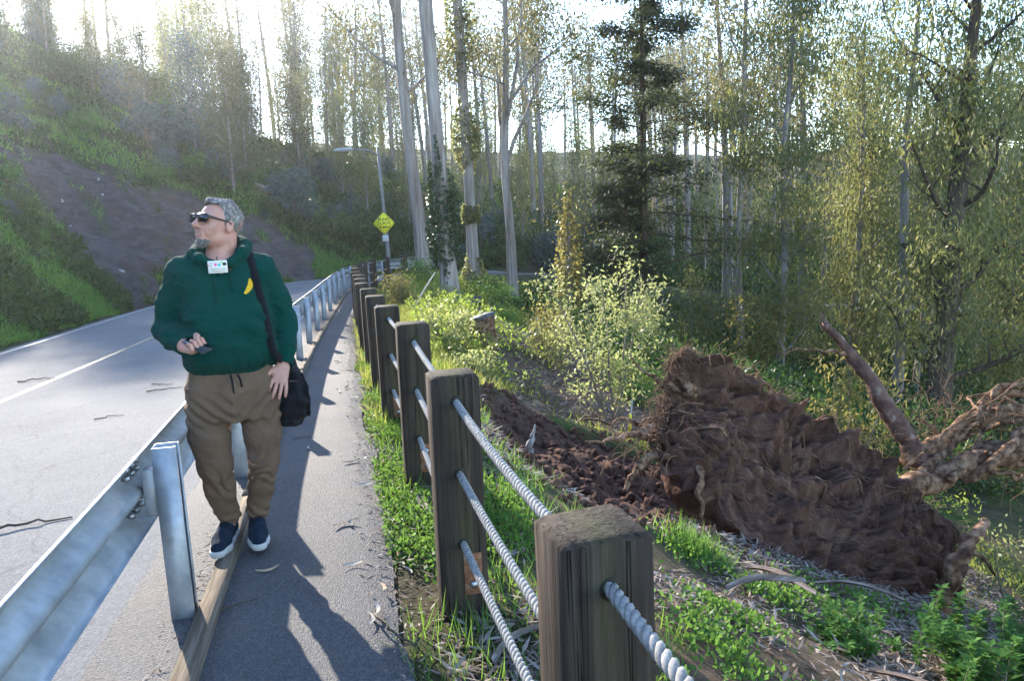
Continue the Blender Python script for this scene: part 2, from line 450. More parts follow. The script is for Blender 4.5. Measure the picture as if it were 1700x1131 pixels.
def path_edge(s): return np.interp(s, [-5, 0, 4, 8, 11, 14, 17, 40], [.92, .86, .80, .74, .66, .58, .55, .6])
def path_strip():
    s = np.arange(-6, 44, .2); fr = [0, .3, .6, .85, 1.0]; V = np.zeros((len(s), 5, 3))
    for j, k in enumerate(fr):
        e = path_edge(s) + .05 * fbm(s * 1.3, s * 0, oct=4, seed=11)
        t = .03 + (e - .03) * k; p = kat(s, t)
        p[:, 2] += -.004 + .006 * vnoise(s * .7, s * 0 + j, seed=2) - (.035 if j == 4 else 0); V[:, j] = p
    mb = MB(); mb.add(V, grid_faces(len(s), 5)); o = mb.build('footpath', M_PATH, smooth=True); tag(o, kind='structure'); return o
footpath = path_strip()
def paint(name, cols):
    g = NT(name); v = g.coords('Object'); n = g.noise(v, 18, 8, .75)
    c = g.ramp(n, [(.38, (.13, .13, .135)), (.52, cols[0]), (.7, cols[1])])
    return g.out(g.pbsdf(c, .6, 0, g.bump(g.noise(v, 90, 3), .4, .004), .4))
M_WHITE = paint('worn white line', [(.30, .30, .295), (.42, .415, .40)]); M_YEL = paint('worn yellow line', [(.185, .145, .075), (.26, .18, .06)])
for nm, t0, t1, m in (('edge_line', -6.03, -5.94, M_WHITE), ('centre_line', -3.49, -3.40, M_YEL)):
    o = strip(nm, -10, 60, [t0, t1], .005, m, parent=road)

# ------------------------------------------------------------------ timber kerb: planks on edge, one after the other
g = NT('weathered timber'); v = g.coords('Object', (1, 1, 1))
vs = g.coords('Object', (3, 60, 60))
c = g.ramp(g.noise(vs, 1.0, 7, .65), [(.3, (.06, .045, .034)), (.5, (.125, .098, .072)), (.7, (.21, .175, .135))])
M_TIMBER = g.out(g.pbsdf(c, .9, 0, g.bump(g.noise(vs, 1.6, 6), .7, .006), .15))
kerb = empty('timber_kerb', kat(np.array([2.0]), 0)[0]); tag(kerb, 'weathered timber edging along the footpath below the crash barrier', 'kerb')
KERB_M = None
s = -3.0; kk = 0
while s < 40:
    L = 2.44 if s < 20 else 1.6
    a = kat(np.array([s]), .02)[0]; b = kat(np.array([s + L - .012]), .02)[0]; d = b - a
    n_ = 14; u = np.linspace(0, 1, n_); V = []
    for q in u:
        p = a + d * q; nrm = np.array([d[1], -d[0], 0]) / np.linalg.norm(d[:2])
        w = .042 + .004 * vnoise(np.array([s + q * 9.]), np.array([0.]), seed=6)[0]; h = .034 + .008 * vnoise(np.array([s + q * 5.]), np.array([3.]), seed=6)[0]
        V += [p - nrm * w + (0, 0, -.05), p - nrm * w + (0, 0, h), p + nrm * w + (0, 0, h + .004), p + nrm * w + (0, 0, -.05)]
    i = np.arange(n_ - 1)[:, None] * 4; F = np.concatenate([i + np.array([[0, 1, 5, 4]]), i + np.array([[1, 2, 6, 5]]), i + np.array([[2, 3, 7, 6]])])
    yaw = math.atan2(d[1], d[0]); mb = MB(); Vl = (np.array(V) - a) @ rotz(yaw)
    mb.add(Vl, F, np.array([[3, 2, 1, 0], [4 * n_ - 4, 4 * n_ - 3, 4 * n_ - 2, 4 * n_ - 1]]))
    o = mb.build('plank', M_TIMBER, kerb); o.location = a - np.array(kerb.location); o.rotation_euler = (0, 0, yaw)
    s += L; kk += 1

# ------------------------------------------------------------------ crash barrier (guard rail)
g = NT('galvanised steel'); v = g.coords('Object')
c = g.ramp(g.noise(v, 9, 7, .6), [(.3, (.24, .26, .28)), (.5, (.34, .36, .38)), (.7, (.44, .46, .48))])
c = g.mix(g.ramp(g.noise(v, 3, 8, .75), [(.62, (0, 0, 0)), (.74, (.6, .6, .6))]), c, (.20, .17, .14, 1))
M_GALV = g.out(g.pbsdf(c, g.ramp(g.noise(v, 14, 5), [(.3, (.38,) * 3), (.7, (.62,) * 3)]), .5, g.bump(g.noise(v, 30, 5), .12, .004), .5))
M_RUST = simple('rusty bracket', [(.10, .045, .025), (.19, .085, .045), (.26, .15, .10)], 20, rough=.85, bump=.5, bscale=120)
M_BOLT = simple('bolt steel', [(.30, .31, .32), (.45, .46, .47)], 40, rough=.4, metal=.9, bump=.1)
rail = empty('guard_rail', kat(np.array([3.0]), -.2)[0]); RL = np.array(rail.location)
tag(rail, 'long galvanised steel crash barrier on posts between road and footpath', 'guardrail')
# W profile: (height above ground, offset to the road side)
WP = np.array([(.405, .0), (.40, .018), (.43, .028), (.468, .080), (.505, .083), (.538, .030), (.556, .012), (.575, .012), (.593, .030), (.626, .083), (.663, .080), (.700, .028), (.728, .018), (.733, -.004)])
RT = -.180                                    # front web of the rail, right side flat against the block
def rail_mesh(s0, s1):
    ss = np.arange(s0, s1 + 1e-6, .19)
    mb = MB(); V = np.zeros((len(ss), 2, len(WP), 3))
    for j, (h, o) in enumerate(WP):
        for k, th in enumerate((0, .0045)):
            p = kat(ss, RT - o - th); p[:, 2] += h - .004 * k; V[:, k, j] = p
    n = len(WP); V0 = V[:, 0]; V1 = V[:, 1]
    ring = np.concatenate([V0, V1[:, ::-1]], 1); m = ring.shape[1]
    i = np.arange(len(ss) - 1)[:, None]; j = np.arange(m)[None]; j2 = (j + 1) % m
    F = np.stack([i * m + j, i * m + j2, (i + 1) * m + j2, (i + 1) * m + j], -1).reshape(-1, 4)
    mb.add(ring - RL, F); return mb
POST_S = [2.98 + 1.86 * (k - 1) for k in range(0, 18)]
sec = -4.0
joint = [-4.2] + [POST_S[k] for k in (1, 3, 5, 7, 9, 11, 13, 15, 17)]
for a, b in zip(joint[:-1], joint[1:]):
    o = rail_mesh(a, b + .14).build('rail_beam', M_GALV, rail, smooth=False)
    for ds in (-.07, .0, .07):
        for hh in (.468, .505, .63, .665):
            q0 = kat(np.array([b + .07 + ds]), RT + .004 - (.078 if abs(hh - .565) < .11 else .07))[0] + (0, 0, hh) - RL;
            nb_ = np.array([np.interp(b, KS, KN[:, 0]), np.interp(b, KS, KN[:, 1]), 0]); mbb = MB(); tube(mbb, [q0, q0 + nb_ * .022], [.015, .012], 6)
            if b < 9 and b > 0: mbb.build('splice_bolt', M_BOLT, o)
def post_mesh():
    # C-section steel post
    mb = MB(); w, dpt, th = .041, .092, .006
    prof = np.array([(-w, 0), (w, 0), (w, dpt), (w - .018, dpt), (w - .018, dpt - th), (w - th, dpt - th), (w - th, th), (-w + th, th), (-w + th, dpt - th), (-w + .018, dpt - th), (-w + .018, dpt), (-w, dpt)])
    n = len(prof); V = np.concatenate([np.c_[prof, np.full(n, -.35)], np.c_[prof, np.full(n, .755)]])
    j = np.arange(n); j2 = (j + 1) % n
    mb.add(V, np.stack([j, j2, j2 + n, j + n], -1), (np.arange(n) + n)[None], np.arange(n)[::-1][None]); return mb.mesh('post', M_GALV)
PM = post_mesh()
blk = MB(); cbox(blk, (0, -.026, .565), (.06, .050, .20), .004); BLKM = blk.mesh('block', M_GALV)
bolt = MB(); tube(bolt, [(0, .10, .545), (0, .122, .545)], .020, 6); tube(bolt, [(0, .122, .545), (0, .145, .545)], .009, 8); BOLTM = bolt.mesh('bolt', M_BOLT, False)
rng = np.random.RandomState(3)
for k, s_ in enumerate(POST_S):
    p = kat(np.array([s_]), -.131)[0]; q = kat(np.array([s_ + .05]), -.131)[0]; yaw = math.atan2(q[1] - p[1], q[0] - p[0])
    o = link('post', PM, rail); o.location = p - RL; lean = rng.uniform(-.02, .02)
    # local y points to the right-hand (path) side, local x along the rail backwards
    o.rotation_euler = (rng.uniform(-.015, .02), lean, yaw + math.pi)
    bo = link('bolt', BOLTM, o); bo.location = (.012, -.098, -.01)
    b2 = link('spacer_block', BLKM, o); b2.location = (0, 0.0, .0)
# the blocks sit between post and rail: post local -y is the road side
# ------------------------------------------------------------------ rope fence
FP = np.array([(.575, -.15), (.155, 1.44), (-.26, 3.03), (-.63, 4.62), (-1.05, 6.25), (-1.44, 7.9), (-1.82, 9.5), (-2.21, 11.1), (-2.57, 12.7), (-2.93, 14.3), (-3.3, 15.9), (-3.64, 17.5), (-3.95, 19.1),
               (-4.2, 20.7), (-4.36, 22.3), (-4.38, 23.9), (-4.2, 25.5), (-3.8, 27.0), (-3.15, 28.4)])
FZ = st_of(FP[:, 0], FP[:, 1])[2] + .0
g = NT('dark fence timber'); vo = g.coords('Object'); _rn = g.math('MULTIPLY', g.n('ShaderNodeObjectInfo').outputs['Random'], 37.0)
def _sh(sc): return g.n('ShaderNodeVectorMath', operation='ADD', i_0=g.coords('Object', sc), i_1=_rn).outputs[0]
v = _sh((9, 9, .8)); n1 = g.noise(v, 2.2, 8, .7, .3); n2 = g.noise(_sh((30, 30, .9)), 2.0, 5, .6); n3 = g.noise(_sh((22, 22, .35)), 2.0, 3, .5, .4)
c = g.ramp(n1, [(.28, (.016, .011, .009)), (.48, (.036, .026, .020)), (.62, (.060, .044, .034)), (.78, (.10, .076, .06))])
c = g.mix(.55, c, g.ramp(n2, [(.3, (.012, .009, .008)), (.55, (.044, .034, .027)), (.75, (.105, .084, .066))]))
sp = g.n('ShaderNodeSeparateXYZ', i_0=vo)
alg = g.math('MULTIPLY', g.math('SUBTRACT', 1.0, g.math('MULTIPLY', g.math('ABSOLUTE', sp.outputs[0]), 16.0)), g.ramp(g.noise(g.coords('Object', (5, 5, 1.2)), 1.8, 5), [(.35, (.0,) * 3), (.65, (.7,) * 3)]))
c = g.mix(g.n('ShaderNodeClamp', i_0=alg).outputs[0], c, (.070, .070, .030, 1))
crk = g.ramp(n3, [(.60, (0, 0, 0)), (.625, (1, 1, 1)), (.65, (0, 0, 0))]); c = g.mix(g.math('MULTIPLY', crk, .8), c, (.008, .006, .005, 1))
M_POST = g.out(g.pbsdf(c, .88, 0, g.bump(g.math('SUBTRACT', g.math('ADD', n2, n1), g.math('MULTIPLY', crk, 1.5)), .8, .008), .15))
g = NT('grey rope'); v = g.coords('Object')
c = g.ramp(g.noise(v, 60, 5, .7), [(.3, (.13, .125, .12)), (.55, (.24, .235, .225)), (.75, (.36, .35, .335))])
M_ROPE = g.out(g.pbsdf(c, .85, 0, g.bump(g.noise(v, 260, 3), .5, .002), .2))
fence = empty('rope_fence', (FP[2, 0], FP[2, 1], 0)); FL = np.array(fence.location)
tag(fence, 'row of dark square timber posts threaded with three grey ropes beside the footpath', 'fence')
def fpost(seed):
    rs = np.random.RandomState(seed)
    mb = MB(); a, b, ch = .100, .088, .014; H = 1.0
    zs = [-.5, .0, .25, .5, .75, H - ch, H]; prof = []
    def ring(ax, bx, c_): return np.array([(-ax + c_, -bx), (ax - c_, -bx), (ax, -bx + c_), (ax, bx - c_), (ax - c_, bx), (-ax + c_, bx), (-ax, bx - c_), (-ax, -bx + c_)])
    V = []
    for k, z in enumerate(zs):
        s_ = ch if k == len(zs) - 1 else 0
        r = ring(a - s_, b - s_, .010) + rs.uniform(-.0012, .0012, (8, 2))
        V.append(np.c_[r, np.full(8, z) + (rs.uniform(-.003, .003, 8) if k > 4 else 0)])
    n = 8; i = np.arange(len(zs) - 1)[:, None]; j = np.arange(n)[None]; j2 = (j + 1) % n
    mb.add(np.concatenate(V), np.stack([i * n + j, i * n + j2, (i + 1) * n + j2, (i + 1) * n + j], -1).reshape(-1, 4), (np.arange(n) + n * (len(zs) - 1))[None])
    return mb.mesh('wooden_post', M_POST)
FPM = [fpost(k) for k in range(4)]
pl = MB(); cbox(pl, (.034, -.091, .135), (.078, .008, .185), .002); PLM = pl.mesh('bracket', M_RUST)
bl = MB(); tube(bl, [(0, 0, 0), (0, -.012, 0)], [.017, .015], 10); BLM = bl.mesh('bolt', M_BOLT)
hole = MB(); tube(hole, [(0, .0895, 0), (0, -.0895, 0)], .026, 12)
M_HOLE = simple('dark hole disc', [(.012, .011, .008), (.03, .028, .014)], 30)  # solid dark disc marks where the rope enters; the post is not bored
HOM = hole.mesh('rope_hole', M_HOLE)
RH = (.895, .585, .275)
FD = np.gradient(FP, axis=0)
rng = np.random.RandomState(8)
for k in range(len(FP)):
    o = link('wooden_post', FPM[k % 4], fence); o.location = (*(FP[k] - FL[:2]), FZ[k] + rng.uniform(-.012, .012))
    yaw = math.atan2(FD[k, 1], FD[k, 0]) - math.pi / 2
    if k == 1: yaw += .05
    o.rotation_euler = (rng.uniform(-.012, .012), rng.uniform(-.012, .012), yaw + rng.uniform(-.03, .03))
    if k < 12:
        for h in RH:
            q = link('rope_hole', HOM, o); q.location = (0, 0, h)
    if k < 9:
        b_ = link('bracket', PLM, o)
        for zz in (.185, .09):
            q = link('bolt', BLM, o); q.location = (.034, -.095, zz)
def rope(h, idx):
    # control points at posts, slight sag between
    P = []
    for k in range(len(FP) - 1):
        a = np.array([*FP[k], FZ[k] + h]); b = np.array([*FP[k + 1], FZ[k + 1] + h])
        for q in np.linspace(0, 1, 8, endpoint=False):
            P.append(a + (b - a) * q + np.array([0, 0, -.022 * 4 * q * (1 - q) * (1 + .5 * math.sin(k * 2.1 + idx))]))
    P.append(np.array([*FP[-1], FZ[-1] + h])); P = np.array(P)
    L = np.concatenate([[0], np.cumsum(np.linalg.norm(np.diff(P, axis=0), axis=1))])
    mb = MB(); near = 11.0; pitch = .075
    s_ = np.arange(0, near, pitch / 9); Q = np.stack([np.interp(s_, L, P[:, i]) for i in range(3)], 1)
    T, A, B = frames(Q)
    for st in range(3):
        ph = 2 * np.pi * (s_ / pitch + st / 3)
        tube(mb, Q + .0080 * (np.cos(ph)[:, None] * A + np.sin(ph)[:, None] * B), .0090, 6)
    s2 = np.arange(near - .02, L[-1], .2); tube(mb, np.stack([np.interp(s2, L, P[:, i]) for i in range(3)], 1), .0165, 6)
    mb.V = [v - FL for v in mb.V]
    return mb.build('rope', M_ROPE, fence, smooth=True)
for i_, h in enumerate(RH): rope(h, i_)

# ------------------------------------------------------------------ warning sign on the lamp post
SGN = np.array([-5.2, 31.6]); _s, _t, _z = st_of(SGN[:1], SGN[1:]); SZ = float(ground_z(SGN[0], SGN[1]))
M_YSIGN = simple('yellow sign sheeting', [(.78, .74, .02), (.86, .82, .03)], 3, rough=.45, bump=0)
M_BLK = simple('black print', [(.03, .03, .03)], rough=.6, bump=0)
M_POLE = simple('grey lamp pole', [(.14, .145, .155), (.22, .225, .235)], 12, rough=.5, metal=.5, bump=.1)
lamp = empty('street_lamp', (*SGN, SZ)); tag(lamp, 'tall grey street lamp with a side arm, beyond the bend', 'street lamp')
mb = MB(); tube(mb, [(.12, 0, -.3), (.10, 0, 1.0), (.02, 0, 3.4), (-.05, 0, 5.5)], [.10, .09, .07, .05], 12); mb.build('pole', M_POLE, lamp, True)
mb = MB(); tube(mb, [(-.04, 0, 5.15), (-.35, -.08, 5.35), (-1.0, -.2, 5.42)], [.04, .035, .03], 8); mb.build('arm', M_POLE, lamp, True)
mb = MB(); V = []
for u, w, h in ((0, .05, .04), (.1, .13, .09), (.45, .15, .10), (.75, .10, .07), (.85, .03, .03)):
    V += [(-1.0 - u, -.2 - w, 5.40 - h * .4), (-1.0 - u, -.2 - w * .6, 5.40 + h), (-1.0 - u, -.2 + w * .6, 5.40 + h), (-1.0 - u, -.2 + w, 5.40 - h * .4)]
i = np.arange(4)[:, None, None] * 4; j = np.arange(4)[None, :, None]; 
F = np.array([[a * 4 + b, a * 4 + (b + 1) % 4, (a + 1) * 4 + (b + 1) % 4, (a + 1) * 4 + b] for a in range(4) for b in range(4)])
mb.add(V, F, np.array([[0, 1, 2, 3], [19, 18, 17, 16]])); mb.build('lamp_head', simple('lamp housing', [(.26, .27, .28), (.36, .37, .38)], rough=.4, bump=0), lamp)
sign = empty('warning_sign', (SGN[0] + .03, SGN[1] - .16, SZ)); sign.rotation_euler = (0, 0, R_(-6)); tag(sign, 'yellow diamond road sign reading BLIND CURVE 10 MPH', 'sign')
zc = 2.36; hd = .45
mb = MB(); sq = []
for k in range(4):
    a = k * math.pi / 2
    for d in (-1, 1):
        ang = a + d * .09; sq.append((hd * .97 * math.cos(ang), 0, zc + hd * .97 * math.sin(ang)))
sq = np.array(sq); mb.add(np.concatenate([sq + (0, -.002, 0), sq + (0, .002, 0)]), np.arange(8)[None], (np.arange(8) + 8)[::-1][None], np.array([[k, k + 8, (k + 1) % 8 + 8, (k + 1) % 8] for k in range(8)]))
mb.build('panel', M_YSIGN, sign)
# black border
bo = MB()
for k in range(4):
    a0, a1 = k * math.pi / 2, (k + 1) * math.pi / 2; q = []
    for rr in (hd * .92, hd * .885): q += [(rr * math.cos(a0), -.0045, zc + rr * math.sin(a0)), (rr * math.cos(a1), -.0045, zc + rr * math.sin(a1))]
    bo.add(q, np.array([[0, 1, 3, 2]]))
bo.build('border', M_BLK, sign)
def text_mesh(txt, size, mat, parent, loc, rot=(math.pi / 2, 0, 0), name='lettering', ext=.0008, sx=1.0, bold=0.0):
    cu = bpy.data.curves.new(name, 'FONT'); cu.body = txt; cu.size = size; cu.align_x = 'CENTER'; cu.align_y = 'CENTER'; cu.extrude = ext; cu.offset = bold
    cu.materials.append(mat); tmp = bpy.data.objects.new(name, cu); COL.objects.link(tmp)
    dg = bpy.context.evaluated_depsgraph_get(); me = bpy.data.meshes.new_from_object(tmp.evaluated_get(dg)); bpy.data.objects.remove(tmp)
    if not me.materials: me.materials.append(mat)
    o = link(name, me, parent); o.location = loc; o.rotation_euler = rot; o.scale = (sx, 1, 1); return o
for txt, dz, sz in (('BLIND', .165, .17), ('CURVE', .0, .18), ('10 MPH', -.165, .15)):
    text_mesh(txt, sz, M_BLK, sign, (0, -.006, zc + dz), bold=.0025, sx=1.05)
mb = MB(); cbox(mb, (0.03, -.0, 1.74), (.26, .01, .26), .004); mb.build('lower_plate', simple('blank grey plate', [(.42, .43, .46), (.5, .51, .54)], rough=.5, bump=0), sign)
for zz in (2.5, 2.2):
    mb = MB(); box(mb, (0, .02, zz), (.06, .02, .05)); mb.build('clamp', M_POLE, sign)
# ------------------------------------------------------------------ signed-distance modelling for organic shapes
class Field:
    def __init__(self, lo, hi, h):
        self.lo = np.array(lo, float); self.h = h
        self.n = np.ceil((np.array(hi) - self.lo) / h).astype(int) + 1
        self.D = np.full(self.n, .3, np.float32)
    def sub(self, lo, hi):
        a = np.clip(np.floor((np.array(lo) - self.lo) / self.h).astype(int), 0, self.n); b = np.clip(np.ceil((np.array(hi) - self.lo) / self.h).astype(int) + 1, 0, self.n)
        sl = tuple(slice(i, j) for i, j in zip(a, b))
        ax = [(self.lo[i] + np.arange(a[i], b[i]) * self.h).astype(np.float32) for i in range(3)]
        return sl, ax[0][:, None, None], ax[1][None, :, None], ax[2][None, None, :]
    def put(self, sl, d, k=.0, op='+'):
        A = self.D[sl]
        if A.size == 0: return self
        if op == '+':
            if k > 0:
                q = np.clip(.5 + .5 * (d - A) / k, 0, 1); self.D[sl] = d * (1 - q) + A * q - k * q * (1 - q)
            else: self.D[sl] = np.minimum(A, d)
        else:
            d = -d
            if k > 0:
                q = np.clip(.5 - .5 * (d - A) / k, 0, 1); self.D[sl] = d * (1 - q) + A * q + k * q * (1 - q)
            else: self.D[sl] = np.maximum(A, d)
        return self
    def cone(self, a, b, ra, rb, k=.02, op='+'):
        a = np.array(a, float); b = np.array(b, float); m = max(ra, rb) + k + .02
        sl, X, Y, Z = self.sub(np.minimum(a, b) - m, np.maximum(a, b) + m)
        e = b - a; L2 = e @ e + 1e-12
        q = np.clip(((X - a[0]) * e[0] + (Y - a[1]) * e[1] + (Z - a[2]) * e[2]) / L2, 0, 1)
        d = np.sqrt((X - a[0] - q * e[0]) ** 2 + (Y - a[1] - q * e[1]) ** 2 + (Z - a[2] - q * e[2]) ** 2) - (ra + (rb - ra) * q)
        return self.put(sl, d, k, op)
    def chain(self, P, r, k=.02):
        for i in range(len(P) - 1): self.cone(P[i], P[i + 1], r[i], r[i + 1], k)
        return self
    def ell(self, c, r, k=.02, rot=None, op='+'):
        """ellipsoid; rot = 3x3 whose columns are its axes"""
        c = np.array(c, float); r = np.array(r, float); m = r.max() + k + .02
        sl, X, Y, Z = self.sub(c - m, c + m); X = X - c[0]; Y = Y - c[1]; Z = Z - c[2]
        if rot is not None:
            Rr = np.array(rot); X, Y, Z = [Rr[0, i] * X + Rr[1, i] * Y + Rr[2, i] * Z for i in range(3)]
        k0 = np.sqrt((X / r[0]) ** 2 + (Y / r[1]) ** 2 + (Z / r[2]) ** 2); k1 = np.sqrt((X / r[0] ** 2) ** 2 + (Y / r[1] ** 2) ** 2 + (Z / r[2] ** 2) ** 2) + 1e-9
        return self.put(sl, k0 * (k0 - 1) / k1, k, op)
    def loft(self, S, k=.02, p=2.4, m=.06):
        """S rows: z, cx, cy, half width, half depth"""
        S = np.array(S, float); z0, z1 = S[0, 0], S[-1, 0]; w = S[:, 3:].max() + m
        sl, X, Y, Z = self.sub((S[:, 1].min() - w, S[:, 2].min() - w, z0 - m), (S[:, 1].max() + w, S[:, 2].max() + w, z1 + m))
        cx, cy, a, b = [np.interp(Z.ravel(), S[:, 0], S[:, i])[None, None, :] for i in (1, 2, 3, 4)]
        d = ((np.abs(X - cx) / a) ** p + (np.abs(Y - cy) / b) ** p) ** (1 / p) - 1
        d = d * np.minimum(a, b); d = np.maximum(d, np.maximum(z0 - Z, Z - z1))
        return self.put(sl, d.astype(np.float32), k)
    def warp(self, fn):
        sl, X, Y, Z = self.sub(self.lo, self.lo + self.n * self.h)
        near = np.abs(self.D) < .045; i = np.nonzero(near)
        self.D[i] += fn(X.ravel()[i[0]], Y.ravel()[i[1]], Z.ravel()[i[2]]).astype(np.float32); return self
    def front(self, x, z, y0=None):
        """first surface met going in +y at (x, z)"""
        i = int(round((x - self.lo[0]) / self.h)); k = int(round((z - self.lo[2]) / self.h)); c = self.D[i, :, k]
        j = np.argmax(c < 0)
        if not (c < 0).any(): return None
        f = c[j - 1] / (c[j - 1] - c[j]) if j else 0
        return self.lo[1] + (j - 1 + f) * self.h
    def mesh(self):
        D = self.D; s = D < 0; n = self.n
        c = np.zeros(n - 1, np.uint8)
        for a in (0, 1):
            for b in (0, 1):
                for d in (0, 1): c += s[a:n[0] - 1 + a, b:n[1] - 1 + b, d:n[2] - 1 + d]
        act = (c > 0) & (c < 8); I = np.nonzero(act); idx = np.full(n - 1, -1, np.int64); idx[I] = np.arange(len(I[0]))
        I = np.stack(I, 1); acc = np.zeros((len(I), 3)); cnt = np.zeros(len(I))
        cor = [(a, b, d) for a in (0, 1) for b in (0, 1) for d in (0, 1)]
        val = {q: D[I[:, 0] + q[0], I[:, 1] + q[1], I[:, 2] + q[2]].astype(float) for q in cor}
        for q in cor:
            for ax in range(3):
                if q[ax] == 0:
                    r = list(q); r[ax] = 1; r = tuple(r); v0, v1 = val[q], val[r]; x = (v0 < 0) != (v1 < 0)
                    f = np.where(x, v0 / np.where(x, v0 - v1, 1), 0); p = np.array(q, float)[None] + np.zeros((len(I), 3)); p[:, ax] += f
                    acc += p * x[:, None]; cnt += x
        V = self.lo + (I + acc / cnt[:, None]) * self.h
        Q = []
        for ax in range(3):
            o1, o2 = [(1, 2), (2, 0), (0, 1)][ax]
            lo = [slice(None)] * 3; hi = [slice(None)] * 3; lo[ax] = slice(0, -1); hi[ax] = slice(1, None)
            for u in (o1, o2): lo[u] = slice(1, -1); hi[u] = slice(1, -1)
            A, B = s[tuple(lo)], s[tuple(hi)]; E = np.stack(np.nonzero(A != B), 1)
            if not len(E): continue
            E[:, o1] += 1; E[:, o2] += 1
            def cell(d1, d2):
                e = E.copy(); e[:, o1] -= d1; e[:, o2] -= d2; return idx[e[:, 0], e[:, 1], e[:, 2]]
            f = np.stack([cell(1, 1), cell(0, 1), cell(0, 0), cell(1, 0)], 1); E0 = E
            inside = s[E0[:, 0], E0[:, 1], E0[:, 2]]
            f[~inside] = f[~inside][:, ::-1]; Q.append(f)
        Q = np.concatenate(Q); Q = Q[(Q >= 0).all(1)]
        return V, Q
    def build(self, name, mat, parent):
        V, Q = self.mesh(); mb = MB(); mb.add(V, Q); return mb.build(name, mat, parent, smooth=True)

# ------------------------------------------------------------------ the man leaning on the crash barrier (local: x to his left, -y forward, z up)
def fabric(name, cols, scale=4, weave=500, rough=.9, fold=.0, sheen=.15):
    g = NT(name); v = g.coords('Object')
    c = g.ramp(g.noise(v, scale, 5, .6), [(.3, cols[0]), (.7, cols[1])])
    nb = g.bump(g.math('ADD', g.noise(v, weave, 2), g.math('MULTIPLY', g.noise(v, 30, 6, .65, .8), 3.5)), .75, .006)
    p = g.pbsdf(c, rough, 0, nb, .06); p.inputs['Sheen Weight'].default_value = sheen * .25; p.inputs['Sheen Roughness'].default_value = .4
    return g.out(p)
M_HOOD = fabric('green fleece', [(.0018, .040, .033), (.003, .052, .042)], sheen=.12)
M_TROU = fabric('brown cotton', [(.13, .085, .056), (.175, .118, .08)], scale=6)
M_BAG = fabric('black nylon', [(.008, .008, .010), (.018, .018, .022)], scale=12, rough=.6)
M_STRAP = fabric('black webbing', [(.008, .009, .012), (.016, .017, .022)], scale=40, weave=900)
g = NT('skin'); v = g.coords('Object')
c = g.ramp(g.noise(v, 22, 5, .6), [(.3, (.34, .165, .125)), (.5, (.43, .235, .18)), (.7, (.45, .20, .155))])
p = g.pbsdf(c, .5, 0, g.bump(g.noise(v, 140, 3), .18, .002), .35); p.inputs['Subsurface Weight'].default_value = .12; p.inputs['Subsurface Radius'].default_value = (.01, .004, .002); p.inputs['Subsurface Scale'].default_value = .6
M_SKIN = g.out(p)
M_HAIR = simple('grey hair', [(.05, .044, .040), (.16, .148, .138), (.42, .41, .40)], 75, 6, .6, bump=.9, bscale=200, bdist=.006, stretch=(1, 1, .5))
M_BEARD = simple('greying beard', [(.05, .04, .035), (.13, .115, .105), (.26, .25, .24)], 60, 5, .7, bump=.9, bscale=220, bdist=.004)
M_SHOE = fabric('navy mesh', [(.008, .016, .030), (.016, .030, .052)], scale=20, weave=420)
M_SOLE = simple('off white rubber', [(.36, .36, .35), (.5, .5, .49)], 30, rough=.7, bump=.2)
M_GLASS = simple('black gloss plastic', [(.006, .006, .007)], rough=.12, bump=0, spec=.6)
M_LENS = simple('dark lens', [(.004, .004, .005)], rough=.05, bump=0, spec=.8)

person = empty('person', (-1.45, 3.645, .036), R_(21.7)); tag(person, 'man in green hoodie, brown trousers and sunglasses leaning beside the crash barrier', 'person')
# head frame: X to his left, Y forward, Z up
HS = np.array([1.06, 1.06, .97]); psi, pit = R_(55), R_(14)
_f = np.array([-math.sin(psi), -math.cos(psi), 0]); _l = np.array([math.cos(psi), -math.sin(psi), 0]); _u = np.array([0, 0, 1.0])
_fw = _f * math.cos(pit) + _u * math.sin(pit); _up = _u * math.cos(pit) - _f * math.sin(pit)
HR = np.stack([_l, _fw, _up], 1); HO = np.array([.044, -.005, 1.607])
def hp(x, y, z): return HO + HR @ (np.array([x, y, z]) * HS)
B = Field((-.40, -.36, -.02), (.46, .26, 1.80), .0039)
# torso core, arms, legs (under the clothes)
B.loft([(.70, .035, .0, .17, .12), (.85, .035, 0, .175, .12), (1.0, .04, -.01, .175, .135), (1.2, .035, 0, .165, .12), (1.38, .035, 0, .15, .095), (1.45, .035, 0, .08, .07)], .03)
B.chain([(-.14, 0, 1.385), (-.242, .03, 1.125), (-.165, -.155, 1.062)], [.055, .042, .030], .02)
B.chain([(.225, 0, 1.375), (.312, .035, 1.105), (.282, -.062, .905)], [.055, .042, .030], .02)
B.chain([(-.06, 0, .74), (-.072, -.055, .43), (-.045, .02, .13), (-.06, -.02, .06)], [.085, .055, .038, .03], .02)
B.chain([(.13, 0, .74), (.131, -.055, .41), (.09, .02, .13), (.085, -.02, .06)], [.085, .055, .038, .03], .02)
